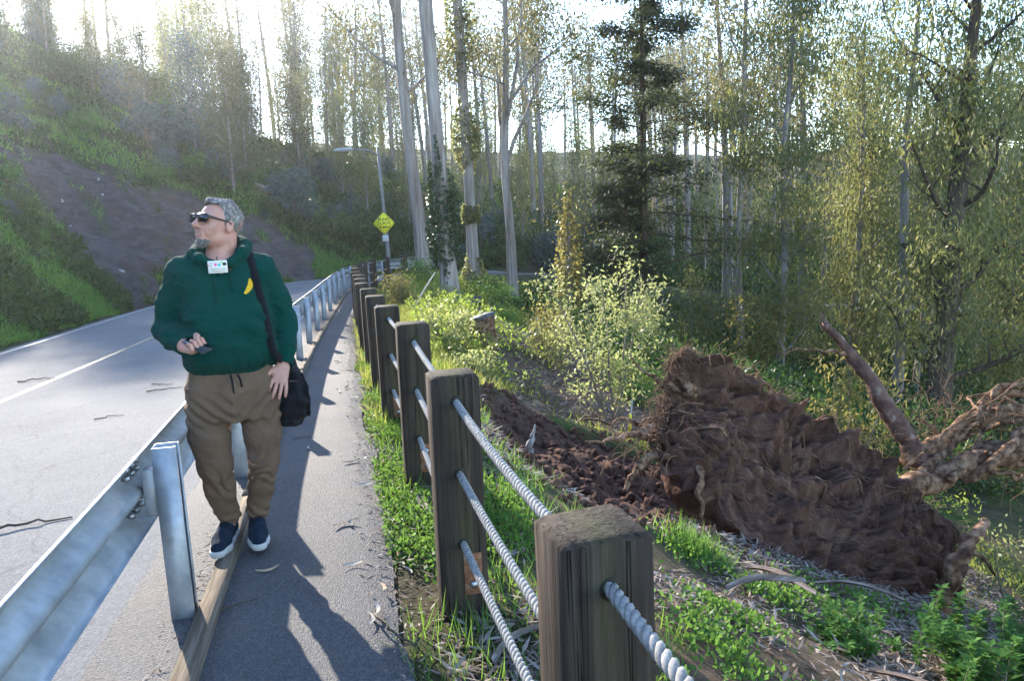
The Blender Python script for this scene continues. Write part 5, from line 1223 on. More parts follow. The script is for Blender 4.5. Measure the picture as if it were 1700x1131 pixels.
# thin trunk with a column of yellowing ivy, and sunlit saplings
hero('thin trunk clothed in a column of yellowing ivy left of the conifer', 2.05, 25.6, [(0, 0, -.5), (0, 0, 1), (.02, 0, 2.6), (.04, 0, 4.2)], [.13, .11, .09, .04], 121, .8, 3, (500, .12, .06), [(2200, -.2, 4.3, .34, L_YEL)], spread=.08, name='ivy_clad_tree')
def sapling(seed, H, lmat, n=1500, L=.14, W=.05, stems=3, spr=.25, lo=.25, sig=.16, smat=None, droop=.3):
    rng = np.random.RandomState(seed); tm = MB(); cm = MB(); tw = stems * 9
    for s_ in range(stems):
        az = rng.uniform(0, 6.28); d = np.array([math.cos(az) * spr, math.sin(az) * spr, 1]); Q = branch(tm, (rng.normal() * .05, rng.normal() * .05, -.2), d, H * rng.uniform(.75, 1.05) + .2, .012 + .006 * H, rng, n=10, up=.3, wob=.12, sides=5)
        for k in range(9):
            q = lo + (1 - lo) * (k + rng.rand()) / 9; p = np.array([np.interp(q * 10, range(11), Q[:, a]) for a in range(3)]); d2 = rng.normal(size=3); d2[2] = abs(d2[2]) * .6; Q2 = branch(tm, p, d2, H * spr * rng.uniform(.5, 1.1) * (1.2 - .6 * q), .006, rng, n=5, up=.2, sides=3)
            for m in (2, 3, 4, 5): clump(cm, Q2[m], sig * rng.uniform(.6, 1.3), max(1, n // (tw * 4)), L, W, rng, droop)
    return tm.mesh('stem', smat or M_TWIG, True), cm.mesh('foliage', lmat)
P2 = ('stem', 'foliage')
plant('willow_shrub', sapling(31, 2.35, L_PALE, 3400, .075, .032, 5, .25, .22, .12), (1.42, 10.6, gz1(1.42, 10.6)), 0, 'airy shrub with pale yellow green leaves on thin stems behind the slip', 'shrub', parts=P2)
plant('sapling', sapling(32, 2.6, L_YEL, 1500, .16, .07, 3, .22, .2, .2), (7.2, 21.5, gz1(7.2, 21.5)), 0, 'yellow leaved sapling in sun before the right wood', 'sapling', parts=P2)
plant('sapling', sapling(33, 2.4, L_PALE, 1500, .13, .05, 3, .28, .3, .2), (3.9, 20.2, gz1(3.9, 20.2)), 0, 'pale sapling standing before the foot of the dark conifer', 'sapling', parts=P2)
plant('sapling', sapling(34, 3.3, L_OLIVE, 2600, .14, .04, 3, .2, .1, .25, droop=1), (6.0, 23.5, gz1(6.0, 23.5)), 0, 'olive sapling with hanging leaves right of the conifer trunks', 'sapling', parts=P2)
plant('sapling', sapling(35, 2.6, L_YEL, 1600, .10, .035, 3, .22, .3, .16, droop=.8), (5.6, 11.8, gz1(5.6, 11.8)), 0, 'golden tipped sapling directly behind the snapped stem', 'sapling', parts=P2)

# --- the wood beyond: archetypes copied with their parts
ARCH8 = eucalypt(208, 8, .10, .06, 26, .15, (4200, .22, .075), (.01, 0), .02, .5, sub=3, lmat=L_FAR, sides=6, droop=.9)
ARCH9 = eucalypt(209, 7, .09, .06, 24, .17, (4200, .20, .075), (.0, .02), .02, .5, sub=3, lmat=L_BLUE, sides=6, droop=.6)
ARCH = [eucalypt(201, 20, .24, .40, 14, .13, (2300, .34, .11), (.01, 0), .012, .75, sub=3, lmat=L_FAR, sides=7),
        eucalypt(202, 23, .28, .50, 12, .13, (2000, .36, .11), (-.02, .01), .015, .8, sub=3, lmat=L_FAR, sides=7),
        eucalypt(203, 17, .18, .22, 18, .12, (3000, .32, .10), (.03, 0), .02, .7, sub=3, lmat=L_FAR, sides=7, droop=1.1),
        eucalypt(204, 21, .20, .58, 10, .14, (1600, .34, .10), (0, .02), .01, .75, sub=3, lmat=L_FAR, sides=7),
        eucalypt(205, 14, .16, .12, 22, .12, (4200, .28, .09), (0, 0), .02, .65, sub=3, lmat=L_OLIVE, sides=7, droop=1.1),
        eucalypt(206, 18, .15, .62, 8, .14, (1000, .30, .09), (-.01, 0), .012, .7, sub=3, lmat=L_FAR, sides=6)]
KIND = ['slender pale trunked eucalyptus', 'tall bare stemmed eucalyptus', 'slim eucalyptus leafy to mid height', 'straight high crowned eucalyptus', 'bushy eucalyptus leafed almost to the ground', 'thin sparse topped eucalyptus']
SUNV = np.array([math.sin(SUN_AZ), math.cos(SUN_AZ)])
TARGETS = np.array([(-1.4, 3.6, .4), (-.6, 2.6, 0), (-1.4, 6, 0), (-2.4, 9, 0), (-3.2, 12, 0), (.3, 5, 0), (-4, 5, 0), (-1.2, 10, 0), (-1.5, 14, 0), (2.2, 6.5, -.5), (1.2, 10.5, .5), (10.4, 17.6, 2), (8.2, 22.5, 2.5), (12.6, 27, 3.5), (5, 28, 4), (15, 22, 3), (7, 20, 1), (-1.7, 20, 2), (1, 24, 1)])
def blocks_sun(x, y, ztop, rad):
    for tx, ty, tz in TARGETS:
        dx, dy = x - tx, y - ty; al = dx * SUNV[0] + dy * SUNV[1]; la = abs(dx * SUNV[1] - dy * SUNV[0])
        if al > 0 and la < rad and ztop > tz + al * math.tan(SUN_EL) - .5: return True
    return False
rng = np.random.RandomState(77); placed = [(5, 28), (10.4, 17.6), (8.2, 22.5), (-1.7, 20.6)]; ntree = 0; cand = []
heights = [20, 23, 17, 21, 14, 18]
_CM = np.array(camo.matrix_world)
def pix(x, y, z):
    q = _CM[:3, :3].T @ (np.array([x, y, z]) - _CM[:3, 3]); f = 26 / 36 * 1700; return 850 + f * q[0] / -q[2], 565.5 - f * q[1] / -q[2]
MARKS = [(-200, 'past the left edge'), (0, 'at the far left'), (110, 'over the bare rock\'s left part'), (220, 'over the bare rock\'s middle'), (310, 'to the left of the man\'s head'), (400, 'right of the man\'s head'), (480, 'left of the street lamp'), (560, 'behind the street lamp arm'), (630, 'right of the yellow sign'), (690, 'behind the leaning pale trunk'), (740, 'behind the ivy wrapped trunk'),
         (790, 'behind the trunk with ivy patches'), (840, 'behind the forked gum'), (900, 'right of the forked gum'), (960, 'left of the conifer'), (1030, 'behind the conifer'), (1090, 'right beside the conifer'), (1160, 'one trunk right of the conifer'), (1230, 'above the top of the root plate'), (1310, 'above the middle of the root plate'), (1380, 'above the snapped stem'), (1450, 'left of the bare pale pole'), (1510, 'between bare pole and dark trunk'), (1570, 'right of the dark trunk'), (1640, 'at the right edge'), (1720, 'beyond the right edge')]
def where_px(x, y, z):
    px = pix(x, y, z)[0]; return min(MARKS, key=lambda m: abs(m[0] - px))[1]
def depth_word(x, y): r = math.hypot(x, y); return 'in the wood\'s front row' if r < 34 else 'amid the wood' if r < 52 else 'deep in the wood' if r < 72 else 'on the far slope' if r < 100 else 'on the skyline'
USED = set()
def try_tree(x, y, kinds, sc=(.8, 1.15), mind=2.2, grp=None, where='', size_range=None):
    global ntree
    s_, t_, _ = st_of([x], [y])
    if -8.5 < t_[0] < 3.0: return False
    if any((x - a) ** 2 + (y - b) ** 2 < mind ** 2 for a, b in placed): return False
    k = kinds[rng.randint(len(kinds))]; sc_ = rng.uniform(*sc); z = gz1(x, y)
    px = pix(x, y, z + 3)[0]
    if px < -160 or px > 1860: return False
    if blocks_sun(x, y, z + heights[k] * sc_, 2.2): return False
    placed.append((x, y)); ntree += 1; tl = tuple(rng.normal(size=2) * .025); lab = KIND[k] + ' ' + (where if where.startswith('on the ridge') else depth_word(x, y)) + ' ' + where_px(x, y, z + 3)
    mid = (sc[0] + sc[1]) / 2; var = ['', 'bigger ' if sc_ > mid else 'smaller ', 'left leaning ' if tl[1] < 0 else 'right leaning ', ('big ' if sc_ > mid else 'small ') + ('left tilted ' if tl[1] < 0 else 'right tilted ')]
    lab = next((v_ + lab for v_ in var if v_ + lab not in USED), var[-1] + lab); USED.add(lab)
    plant('eucalyptus_tree', ARCH[k], (x, y, z - .1), 0.0, lab, 'tree', 'eucalyptus trees ' + grp, sc_, tl); return True
def fill(n, xr, yr, kinds, sc, mind, grp, where, tries=40):
    for i in range(n):
        for _ in range(tries):
            if try_tree(rng.uniform(*xr), rng.uniform(*yr), kinds, sc, mind, grp, where): break
ARCH += [ARCH8, ARCH9]; heights += [8, 7]
KIND = ['slender pale gum', 'tall bare stemmed gum', 'slim leafy gum', 'high crowned gum', 'bushy gum', 'thin sparse gum', 'young leafy gum', 'bluish young gum']
fill(9, (7, 22), (30, 40), [0, 2, 4, 3], (.6, .85), 2.4, 'in the right wood', 'behind the fallen tree')
fill(14, (14, 34), (16, 40), [2, 4, 4, 0], (.55, .85), 2.8, 'at the right edge', 'on the gully side')
fill(38, (-14, 48), (46, 68), [0, 1, 2, 3, 5], (.65, .95), 2.8, 'in the far wood', 'past the bend')
fill(40, (-22, 66), (68, 100), [0, 1, 2, 3, 5], (.7, 1.05), 3.0, 'on the far slope', 'far')
fill(24, (-40, 90), (100, 140), [0, 1, 3], (.8, 1.1), 3.5, 'on the skyline', 'skyline')
fill(46, (-14, 44), (44, 78), [4, 2, 4], (.45, .75), 2.2, 'in the far wood', 'past the bend')
fill(26, (-46, -13), (38, 66), [6, 7, 6, 4, 2, 5], (.45, .8), 2.2, 'on the ridge', 'on the ridge')
fill(10, (-50, -13), (36, 66), [6, 7, 6], (.7, 1.15), 1.5, 'on the ridge', 'on the ridge')
fill(22, (-36, -12), (56, 100), [0, 2, 3, 1, 4], (.55, .9), 2.6, 'in the far wood', 'past the bend')
fill(16, (-62, -26), (44, 84), [0, 2, 4, 3], (.5, .85), 2.6, 'behind the ridge', 'on the ridge')
# ------------------------------------------------------------------ shrubs on the cut slope and round the bend
def shrub(seed, R, H, n, L, W, lmat, droop=.0, hol=.45):
    """rounded uneven shrub: stems and leaf shell with clumps and gaps"""
    rng = np.random.RandomState(seed); sm = MB(); fm = MB(); nc = 26; C = []
    for i in range(nc):
        d = rng.normal(size=3); d[2] = abs(d[2]) * .9 + .1; d /= np.linalg.norm(d); q = rng.uniform(hol, 1.0); c = d * q * np.array([R, R, H]); C.append(c)
        branch(sm, (c[0] * .08, c[1] * .08, -.1), c + (0, 0, .1), np.linalg.norm(c), .010 + .008 * H, rng, n=5, up=.1, wob=.1, sides=3)
        clump(fm, c, R * rng.uniform(.13, .26), n // nc, L, W, rng, droop)
    return sm.mesh('stem', M_TWIG), fm.mesh('foliage', lmat)
SH = {'dark': [shrub(301, .9, 1.1, 2200, .12, .055, L_SHR), shrub(302, 1.1, .8, 2200, .12, .05, L_SHR)], 'blue': [shrub(303, .8, 1.7, 2400, .13, .07, L_BLUE, .4), shrub(304, .7, 1.2, 2000, .12, .06, L_BLUE, .3)], 'green': [shrub(305, .9, .9, 2200, .10, .05, L_LUSH), shrub(306, .7, .7, 1600, .10, .045, L_LUSH)]}
def put_shrub(kind, x, y, sc, label, group=None, rz=None):
    sz_ = ['', 'large ' if sc > .95 else 'small ', 'tall ' if sc > 1.05 else 'low ', 'dense ']; label = next((v_ + label for v_ in sz_ if v_ + label not in USED), label); USED.add(label)
    me = SH[kind][rng.randint(2)]; return plant('shrub', me, (x, y, gz1(x, y) - .05), rng.uniform(0, 6.28), label, 'shrub', group, sc, parts=P2)
rng = np.random.RandomState(91)
put_shrub('blue', -17.5, 37.7, 1.5, 'big blue green shrub of young gum above the bare rock'); put_shrub('blue', -16.6, 38.9, 1.3, 'blue green shrub touching the biggest one above the bare rock')
put_shrub('blue', -15.85, 35.9, 1.1, 'low blue green shrub at the upper rim of the bare rock'); put_shrub('dark', -14.9, 36.2, 1.2, 'dark scrubby bush at the right rim of the bare rock')
BL = {'dark': 'dark scrub bush', 'blue': 'blue green gum bush', 'green': 'bright green bush'}
n_ = 0
while n_ < 95:                                                        # scattered over the cut slope
    s_ = rng.uniform(10, 37); t_ = -rng.uniform(8.5, 34); x, y, _z = kat(np.array([s_]), t_)[0]
    if polydist(x, y, ROCK) > -.4 or pix(x, y, _z + 4)[0] < -60: continue
    k = ['dark', 'green', 'green', 'blue'][rng.randint(4)]; hi = ' high on the cut slope' if t_ < -16 else ' low on the cut slope'
    put_shrub(k, x, y, rng.uniform(.55, 1.35) * (1.0 if t_ < -11 else .6), BL[k] + hi + ' ' + where_px(x, y, _z + 3), 'bushes' + hi); n_ += 1
n_ = 0
while n_ < 70:                                                        # outside of the bend and under the first trees
    x, y = rng.uniform(-14, 16), rng.uniform(38, 52); s_, t_, _ = st_of([x], [y])
    if t_[0] > -7.3: continue
    k = ['dark', 'dark', 'blue', 'green'][rng.randint(4)]; put_shrub(k, x, y, rng.uniform(.7, 1.6), BL[k] + ' past the bend ' + where_px(x, y, gz1(x, y)), 'bushes past the bend'); n_ += 1
n_ = 0
while n_ < 14:                                                        # dense scrub along the ridge line
    s_ = rng.uniform(24, 34); t_ = -rng.uniform(20, 40); x, y, _z = kat(np.array([s_]), t_)[0]; k = ['dark', 'blue', 'dark'][rng.randint(3)]
    if pix(x, y, _z + 12)[0] < -60: continue
    put_shrub(k, x, y, rng.uniform(1.3, 2.6), BL[k] + ' on the ridge ' + where_px(x, y, gz1(x, y)), 'bushes on the ridge'); n_ += 1
n_ = 0
while n_ < 60:                                                        # gully side below the fence
    x, y = rng.uniform(-2, 14), rng.uniform(13, 32); s_, t_, _ = st_of([x], [y])
    if t_[0] < 3.4 or (x < 3 and y < 19): continue
    k = ['dark', 'dark', 'green'][rng.randint(3)]; put_shrub(k, x, y, rng.uniform(.45, 1.0), BL[k] + ' in the gully ' + where_px(x, y, gz1(x, y)), 'bushes in the gully'); n_ += 1
# sunlit bushes on the bank by the fence
M_DUMMY = None
for k, (x, y, sd, H, lm, lab) in enumerate(((-2.55, 17.6, 401, .75, L_YEL, 'dry yellowish bush at the top of the bank beside the fence'), (-1.0, 11.8, 402, .55, L_PALE, 'spiky pale green bush left of the tree stump'), (-.6, 10.2, 403, .35, L_PALE, 'low pale bush just behind the second rope post'),
        (.9, 15.3, 404, 1.0, L_YEL, 'brownish thin bush halfway down the bank'), (-2.9, 23.5, 405, .9, L_LUSH, 'bright green bush at the foot of the leaning pale trunk'), (-.4, 23.6, 406, .8, L_LUSH, 'leafy bush right of the ivy wrapped trunk'), (.7, 13.2, 407, .8, L_OLIVE, 'olive bush left of the pale leafed shrub'), (2.3, 13.0, 408, .9, L_LUSH, 'green bush right behind the pale leafed shrub'))):
    plant('bush', sapling(sd, H, lm, 1600, .085, .035, 7, .55, .15, .10), (x, y, gz1(x, y)), 0, lab, 'bush', parts=P2)
# lush bushes in the lower right corner
def lush(seed, H, R, n, L, W, lmat):
    rng = np.random.RandomState(seed); sm = MB(); fm = MB()
    for i in range(34):
        az = rng.uniform(0, 6.28); sp = rng.rand() ** .6; d = np.array([math.cos(az) * sp * R / H, math.sin(az) * sp * R / H, 1]); Q = branch(sm, (rng.normal() * R * .3, rng.normal() * R * .3, -.1), d, H * rng.uniform(.6, 1.05), .006, rng, n=8, up=.3, wob=.2, sides=4)
        m = n // 34; q = rng.uniform(.3, 1, m) ** .7; P = np.stack([np.interp(q * 8, range(9), Q[:, a]) for a in range(3)], 1); th = rng.uniform(0, 6.28, m); D = np.stack([np.cos(th), np.sin(th), rng.uniform(.0, .9, m)], 1)
        S_ = np.cross(D, (0, 0, 1)); S_ /= np.linalg.norm(S_, axis=1)[:, None]; D /= np.linalg.norm(D, axis=1)[:, None]; ll = L * rng.uniform(.6, 1.2, m)[:, None]; ww = W * rng.uniform(.7, 1.2, m)[:, None]; Nn = np.cross(S_, D)
        V = np.stack([P, P + D * ll * .45 + S_ * ww * .5 + Nn * ll * .05, P + D * ll - Nn * ll * .12, P + D * ll * .45 - S_ * ww * .5 + Nn * ll * .05, P + D * ll * .5 - Nn * ll * .02], 1).reshape(-1, 3); b = np.arange(m)[:, None] * 5
        fm.add(V, np.concatenate([b + np.array([[0, 1, 4]]), b + np.array([[1, 2, 4]]), b + np.array([[2, 3, 4]]), b + np.array([[3, 0, 4]])]))
    return sm.mesh('stem', M_TWIG), fm.mesh('foliage', lmat)
for (x, y, sd, H, R, n, L, W, lab) in ((2.55, 4.05, 501, .48, .50, 2300, .065, .030, 'lush glossy green bush in the bottom right corner'), (1.85, 3.95, 502, .34, .36, 1200, .055, .026, 'small bright green bush before the root plate'), (3.25, 4.25, 503, .55, .5, 2000, .065, .030, 'green bush cut by the right edge at the bottom'),
                                    (4.45, 5.35, 504, 1.05, .45, 2000, .08, .036, 'taller green bush at the right edge beside the roots')):
    plant('bush', lush(sd, H, R, n, L, W, L_LUSH), (x, y, gz1(x, y)), 0, lab, 'bush', parts=P2)
plant('bush', sapling(507, .95, L_OLIVE, 2600, .05, .022, 8, .5, .1, .10), (4.0, 5.15, gz1(4.0, 5.15)), 0, 'small leaved dry bush between root plate and right edge', 'bush', parts=P2)

# ------------------------------------------------------------------ ground cover that nobody could count
def cover(name, label, x, y, L, W, lmat, seed, upw=1.0, tilt=.5, k=4, lift=0.0, cat='grass', flat=False):
    rng = np.random.RandomState(seed); n = len(x); z = ground_z(x, y) + lift * rng.rand(n); mb = MB(); P = np.stack([x, y, z], 1)
    D = rng.normal(size=(n, 3)) * tilt + np.array([0, 0, upw]); leaves(mb, P, D, L, W, rng, k=k, up=(0, 0, 1) if flat else None)
    o = mb.build(name, lmat); tag(o, label, cat, kind='stuff'); return o
L_GRASS = leafmat('spring grass', [(.060, .145, .028), (.085, .19, .036), (.115, .225, .045), (.155, .24, .06)], .4, .5, (.28, .46, .05))
L_DRYG = leafmat('sunlit bank grass', [(.07, .12, .02), (.11, .16, .03), (.17, .19, .05), (.22, .20, .08)], .5, .5, (.45, .46, .09))
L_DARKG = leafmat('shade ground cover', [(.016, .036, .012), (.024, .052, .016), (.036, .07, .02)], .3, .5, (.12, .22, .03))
rng = np.random.RandomState(55)
# cut slope
n = 230000; s_ = rng.uniform(8, 37.5, n); t_ = -(6.35 + 32 * rng.rand(n) ** 1.7); p = kat(s_, 0); nx = np.interp(s_, KS, KN[:, 0]); ny = np.interp(s_, KS, KN[:, 1]); x = p[:, 0] + nx * t_; y = p[:, 1] + ny * t_
_, rk, _ = masks(x, y); pat = fbm(x * .45, y * .45, oct=4, seed=72); keep = (rk < rng.uniform(.05, .6, n)) & (np.hypot(x, y) > 9)
x, y, pat = x[keep], y[keep], pat[keep]; dd = np.hypot(x, y); sz = np.clip(dd / 28, .45, 1.6)
gm = pat > -.12 + rng.normal(size=len(x)) * .18
cover('slope_grass', 'fresh green grass covering the steep cut slope left of the road', x[gm], y[gm], (.24 * sz[gm] * rng.uniform(.5, 1.3, gm.sum())), .034 * sz[gm], L_GRASS, 1, 1, .55, 3)
cover('slope_scrub', 'dark low scrub between the grass on the cut slope', x[~gm], y[~gm], .22 * sz[~gm] * rng.uniform(.5, 1.3, (~gm).sum()), .07 * sz[~gm], L_SHR, 2, .8, .7, 4, lift=.25, cat='scrub')
# bank right of the fence, in the sun
n = 170000; x = rng.uniform(-5, 6, n); y = rng.uniform(6, 31, n); t_ = _bil(TB, x, y); _, _, ws = masks(x, y); dt = polydist(x, y, SCAR)
pt = fbm(x * .8, y * .8, oct=3, seed=74); keep = (t_ > path_edge(y) + .02) & (t_ < 9) & (ws + .6 * (pt < -.1) < rng.uniform(.15, .9, n)) & (dt < -.15); x, y = x[keep], y[keep]
cover('bank_grass', 'sunlit yellow green grass on the bank behind the rope fence', x, y, rng.uniform(.07, .24, len(x)), .016, L_DRYG, 3, 1, .5, 3)
n = 70000; x = rng.uniform(-4.5, 7, n); y = rng.uniform(9, 30, n); t_ = _bil(TB, x, y); _, _, ws = masks(x, y); pt = fbm(x * .6, y * .6, oct=3, seed=94); keep = (t_ > 1.6) & (t_ < 11) & (pt - .9 * ws > rng.normal(size=n) * .15 - .05) & (polydist(x, y, SCAR) < -.2) & (y > 10.5); x, y = x[keep], y[keep]
cover('bank_weeds', 'lush sunlit yellow green weeds spilling down the bank', x, y, rng.uniform(.05, .12, len(x)), .035, leafmat('sunlit weeds', [(.07, .13, .02), (.11, .18, .03), (.17, .22, .05)], .5, .45, (.42, .50, .08)), 13, .5, .8, 4, lift=.38, cat='weeds')
# verge beside the path, close by: clover-like leaves and blades
def patchy(n, sr, tr, seed, thr, sc=2.2):
    rg = np.random.RandomState(seed); s_ = rg.uniform(*sr, n); t_ = rg.uniform(*tr, n); p = kat(s_, 0); x = p[:, 0] + np.interp(s_, KS, KN[:, 0]) * t_; y = p[:, 1] + np.interp(s_, KS, KN[:, 1]) * t_
    e = t_ - path_edge(s_); f = fbm(x * sc, y * sc, oct=3, seed=seed) + .5 * smooth(.0, .25, e) - .5; k = (f > thr + rg.normal(size=n) * .12) & (e > -.02); return x[k], y[k]
x, y = patchy(46000, (.5, 11), (.66, 1.6), 8, -.16); k = polydist(x, y, SCAR) < -.05; x, y = x[k], y[k]; 
cover('verge_clover', 'bright small leaved weeds along the footpath edge under the rope fence', x, y, rng.uniform(.014, .034, len(x)), .020, L_LUSH, 5, .5, .8, 4, lift=.09, cat='weeds')
x, y = patchy(12000, (.5, 13), (.75, 2.0), 9, -.2); k = polydist(x, y, SCAR) < .0; x, y = x[k], y[k]
cover('verge_grass', 'thin green grass blades round the feet of the fence posts', x, y, rng.uniform(.06, .20, len(x)), .0065, L_GRASS, 6, 1, .4, 3)
# near slope with litter, right of the fence
def blob(n, cx, cy, sx, sy, seed): r = np.random.RandomState(seed); return cx + r.normal(size=n) * sx, cy + r.normal(size=n) * sy
X, Y = [], []
for k, (cx, cy, sx, sy, m) in enumerate(((1.15, 4.6, .12, .10, 500), (1.6, 4.35, .14, .12, 600), (.85, 3.0, .12, .18, 700), (1.95, 4.6, .2, .12, 500), (.65, 2.2, .10, .2, 600), (2.6, 5.0, .4, .12, 700), (1.3, 2.7, .14, .14, 600), (1.1, 3.6, .14, .12, 600))):
    a, b = blob(m, cx, cy, sx, sy, 60 + k); X.append(a); Y.append(b)
X, Y = np.concatenate(X), np.concatenate(Y)
cover('slope_weeds', 'patches of bright weeds on the littered slope before the root plate', X, Y, rng.uniform(.018, .045, len(X)), .022, L_LUSH, 7, .6, .8, 4, lift=.07, cat='weeds')
a, b = blob(420, 1.2, 4.75, .10, .09, 3); cover('grass_tuft', 'bright green grass tuft at the left foot of the root plate', a, b, rng.uniform(.08, .22, 420), .008, L_GRASS, 8, 1, .45, 3)
# dry leaf and bark litter
M_LIT = leafmat('dry litter', [(.06, .04, .032), (.11, .08, .065), (.17, .135, .115), (.28, .245, .215), (.10, .055, .036)], .1, .8, (.2, .14, .08))
n = 60000; x = rng.uniform(-.6, 5.2, n); y = rng.uniform(1.2, 8.5, n); t_ = _bil(TB, x, y); pt = fbm(x * 1.4, y * 1.4, oct=3, seed=77); k = (t_ > .95) & (pt > rng.normal(size=n) * .25 - .35) & (polydist(x, y, SCAR) < .1); x, y = x[k], y[k]; m = len(x)
rg = np.random.RandomState(5); z = ground_z(x, y) + .006 + .02 * rg.rand(m); mb = MB(); th = rg.uniform(0, 6.28, m); D = np.stack([np.cos(th), np.sin(th), rg.normal(size=m) * .25 - .2 * np.cos(th)], 1); leaves(mb, np.stack([x, y, z], 1), D, rg.uniform(.03, .13, m), rg.uniform(.008, .022, m), rg, up=(0, 0, 1))
tag(mb.build('leaf_litter', M_LIT), 'grey brown dead leaves and bark shreds covering the near slope', 'litter', kind='stuff')
n = 30000; x = rng.uniform(-2, 6, n); y = rng.uniform(8, 22, n); _, _, ws = masks(x, y); t_ = _bil(TB, x, y); k = (ws > rng.uniform(.2, .8, n)) & (t_ > 2); x, y = x[k], y[k]; m = len(x); z = ground_z(x, y) + .01; mb = MB(); th = rg.uniform(0, 6.28, m); D = np.stack([np.cos(th), np.sin(th), rg.normal(size=m) * .25], 1); leaves(mb, np.stack([x, y, z], 1), D, rg.uniform(.05, .22, m), rg.uniform(.01, .028, m), rg, up=(0, 0, 1))
tag(mb.build('bark_litter', M_LIT), 'dry bark litter on the bare wash down the bank', 'litter', kind='stuff')
s_ = rng.uniform(1, 16, 2600); t_ = path_edge(s_) + rng.normal(size=2600) * .07 - .01; p = kat(s_, 0); x = p[:, 0] + np.interp(s_, KS, KN[:, 0]) * t_; y = p[:, 1] + np.interp(s_, KS, KN[:, 1]) * t_; m = len(x); z = np.maximum(ground_z(x, y), p[:, 2]) + .006; mb = MB(); th = rg.uniform(0, 6.28, m); D = np.stack([np.cos(th), np.sin(th), rg.normal(size=m) * .15], 1); leaves(mb, np.stack([x, y, z], 1), D, rg.uniform(.012, .06, m), rg.uniform(.004, .012, m), rg, up=(0, 0, 1))
tag(mb.build('path_debris', M_LIT), 'crumbs of dead leaf and twig along the edge of the footpath', 'litter', kind='stuff')
s_ = rng.uniform(1, 14, 1500); t_ = -.06 + rng.normal(size=1500) * .05; p = kat(s_, 0); x = p[:, 0] + np.interp(s_, KS, KN[:, 0]) * t_; y = p[:, 1] + np.interp(s_, KS, KN[:, 1]) * t_; m = len(x); mb = MB(); th = rg.uniform(0, 6.28, m); D = np.stack([np.cos(th), np.sin(th), rg.normal(size=m) * .15], 1); leaves(mb, np.stack([x, y, p[:, 2] + .012], 1), D, rg.uniform(.01, .05, m), rg.uniform(.003, .009, m), rg, up=(0, 0, 1))
tag(mb.build('kerb_debris', M_LIT), 'dry crumbs and twigs caught against the timber kerb', 'litter', kind='stuff')
# undergrowth of the wood
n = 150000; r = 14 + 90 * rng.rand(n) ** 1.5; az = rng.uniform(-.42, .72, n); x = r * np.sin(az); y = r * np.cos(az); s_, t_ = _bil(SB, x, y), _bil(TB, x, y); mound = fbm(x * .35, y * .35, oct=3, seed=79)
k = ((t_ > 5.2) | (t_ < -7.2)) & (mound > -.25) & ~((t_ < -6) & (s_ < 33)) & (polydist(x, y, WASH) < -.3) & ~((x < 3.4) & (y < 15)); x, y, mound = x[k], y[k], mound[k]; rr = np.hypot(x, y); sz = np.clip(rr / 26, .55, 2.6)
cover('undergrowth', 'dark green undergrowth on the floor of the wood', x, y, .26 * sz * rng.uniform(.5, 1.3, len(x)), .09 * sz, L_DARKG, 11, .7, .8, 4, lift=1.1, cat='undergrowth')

# ------------------------------------------------------------------ things lying about
M_PLEAF = [simple('bleached leaf', [(.26, .235, .20), (.40, .37, .32)], 30, bump=.2), simple('tan leaf', [(.28, .20, .12), (.40, .30, .20)], 30, bump=.2), simple('brown leaf', [(.13, .075, .04), (.22, .13, .07)], 30, bump=.2)]
def sickle(seed, L, W, mat):
    rg = np.random.RandomState(seed); n = 9; k = np.linspace(0, 1, n); cur = rg.uniform(.15, .4) * rg.choice([-1, 1]); lift = rg.uniform(.05, .22)
    C = np.stack([k * L, cur * L * np.sin(k * math.pi) * .5, lift * L * (k - .4) ** 2 * 2 + .003], 1); w = W * .5 * np.sin(np.clip(k * .94 + .04, 0, 1) * math.pi) ** .7; T = np.gradient(C, axis=0); S_ = np.stack([-T[:, 1], T[:, 0], 0 * k], 1); S_ /= np.linalg.norm(S_, axis=1)[:, None]; S_[:, 2] = rg.uniform(-.5, .5)
    V = np.stack([C - S_ * w[:, None], C + (0, 0, -.0018), C + S_ * w[:, None]], 1); mb = MB(); mb.add(V, grid_faces(n, 3)); mb.add(V + (0, 0, .0012), grid_faces(n, 3)[:, ::-1]); return mb.mesh('fallen_leaf', mat)
LM = [sickle(k, .10 + .012 * (k % 4), .017 + .002 * (k % 3), M_PLEAF[[0, 0, 1, 2, 0, 1][k % 6]]) for k in range(12)]
LN = ['bleached', 'bleached', 'tan', 'brown', 'bleached', 'tan']
def lay(me, x, y, rz, name, label, cat, group=None, sc=1.0, dz=.004):
    s_, t_, zk = st_of([x], [y]); z = max(gz1(x, y), zk[0] - .03 * max(0, -t_[0]) if t_[0] < float(path_edge(s_[0])) else -9); o = link(name, me); o.location = (x, y, z + dz); o.rotation_euler = (0, 0, rz); o.scale = (sc,) * 3; tag(o, label, cat, group); return o
lay(LM[0], -.86, 3.33, .2, 'fallen_leaf', 'bleached curled leaf alone in the sunlit middle of the footpath', 'leaf', sc=1.1)
for i in range(46):
    k = rng.randint(12); s_ = 1.2 + 9 * rng.rand() ** 1.2; e = float(path_edge(s_)); on = rng.rand() < .3; t_ = rng.uniform(.2, e - .12) if on else e + rng.normal() * .10; p = kat(np.array([s_]), t_)[0]; nm = LN[k % 6]
    w = ' on the footpath' if on else ' at the weedy edge of the footpath'
    lay(LM[k], p[0], p[1], rng.uniform(0, 6.28), 'fallen_leaf', nm + ' sickle shaped leaf lying' + w, 'leaf', nm + ' leaves' + w, rng.uniform(.7, 1.1))
M_STK = simple('dark twig', [(.035, .026, .02), (.09, .07, .055)], 20, bump=.3)
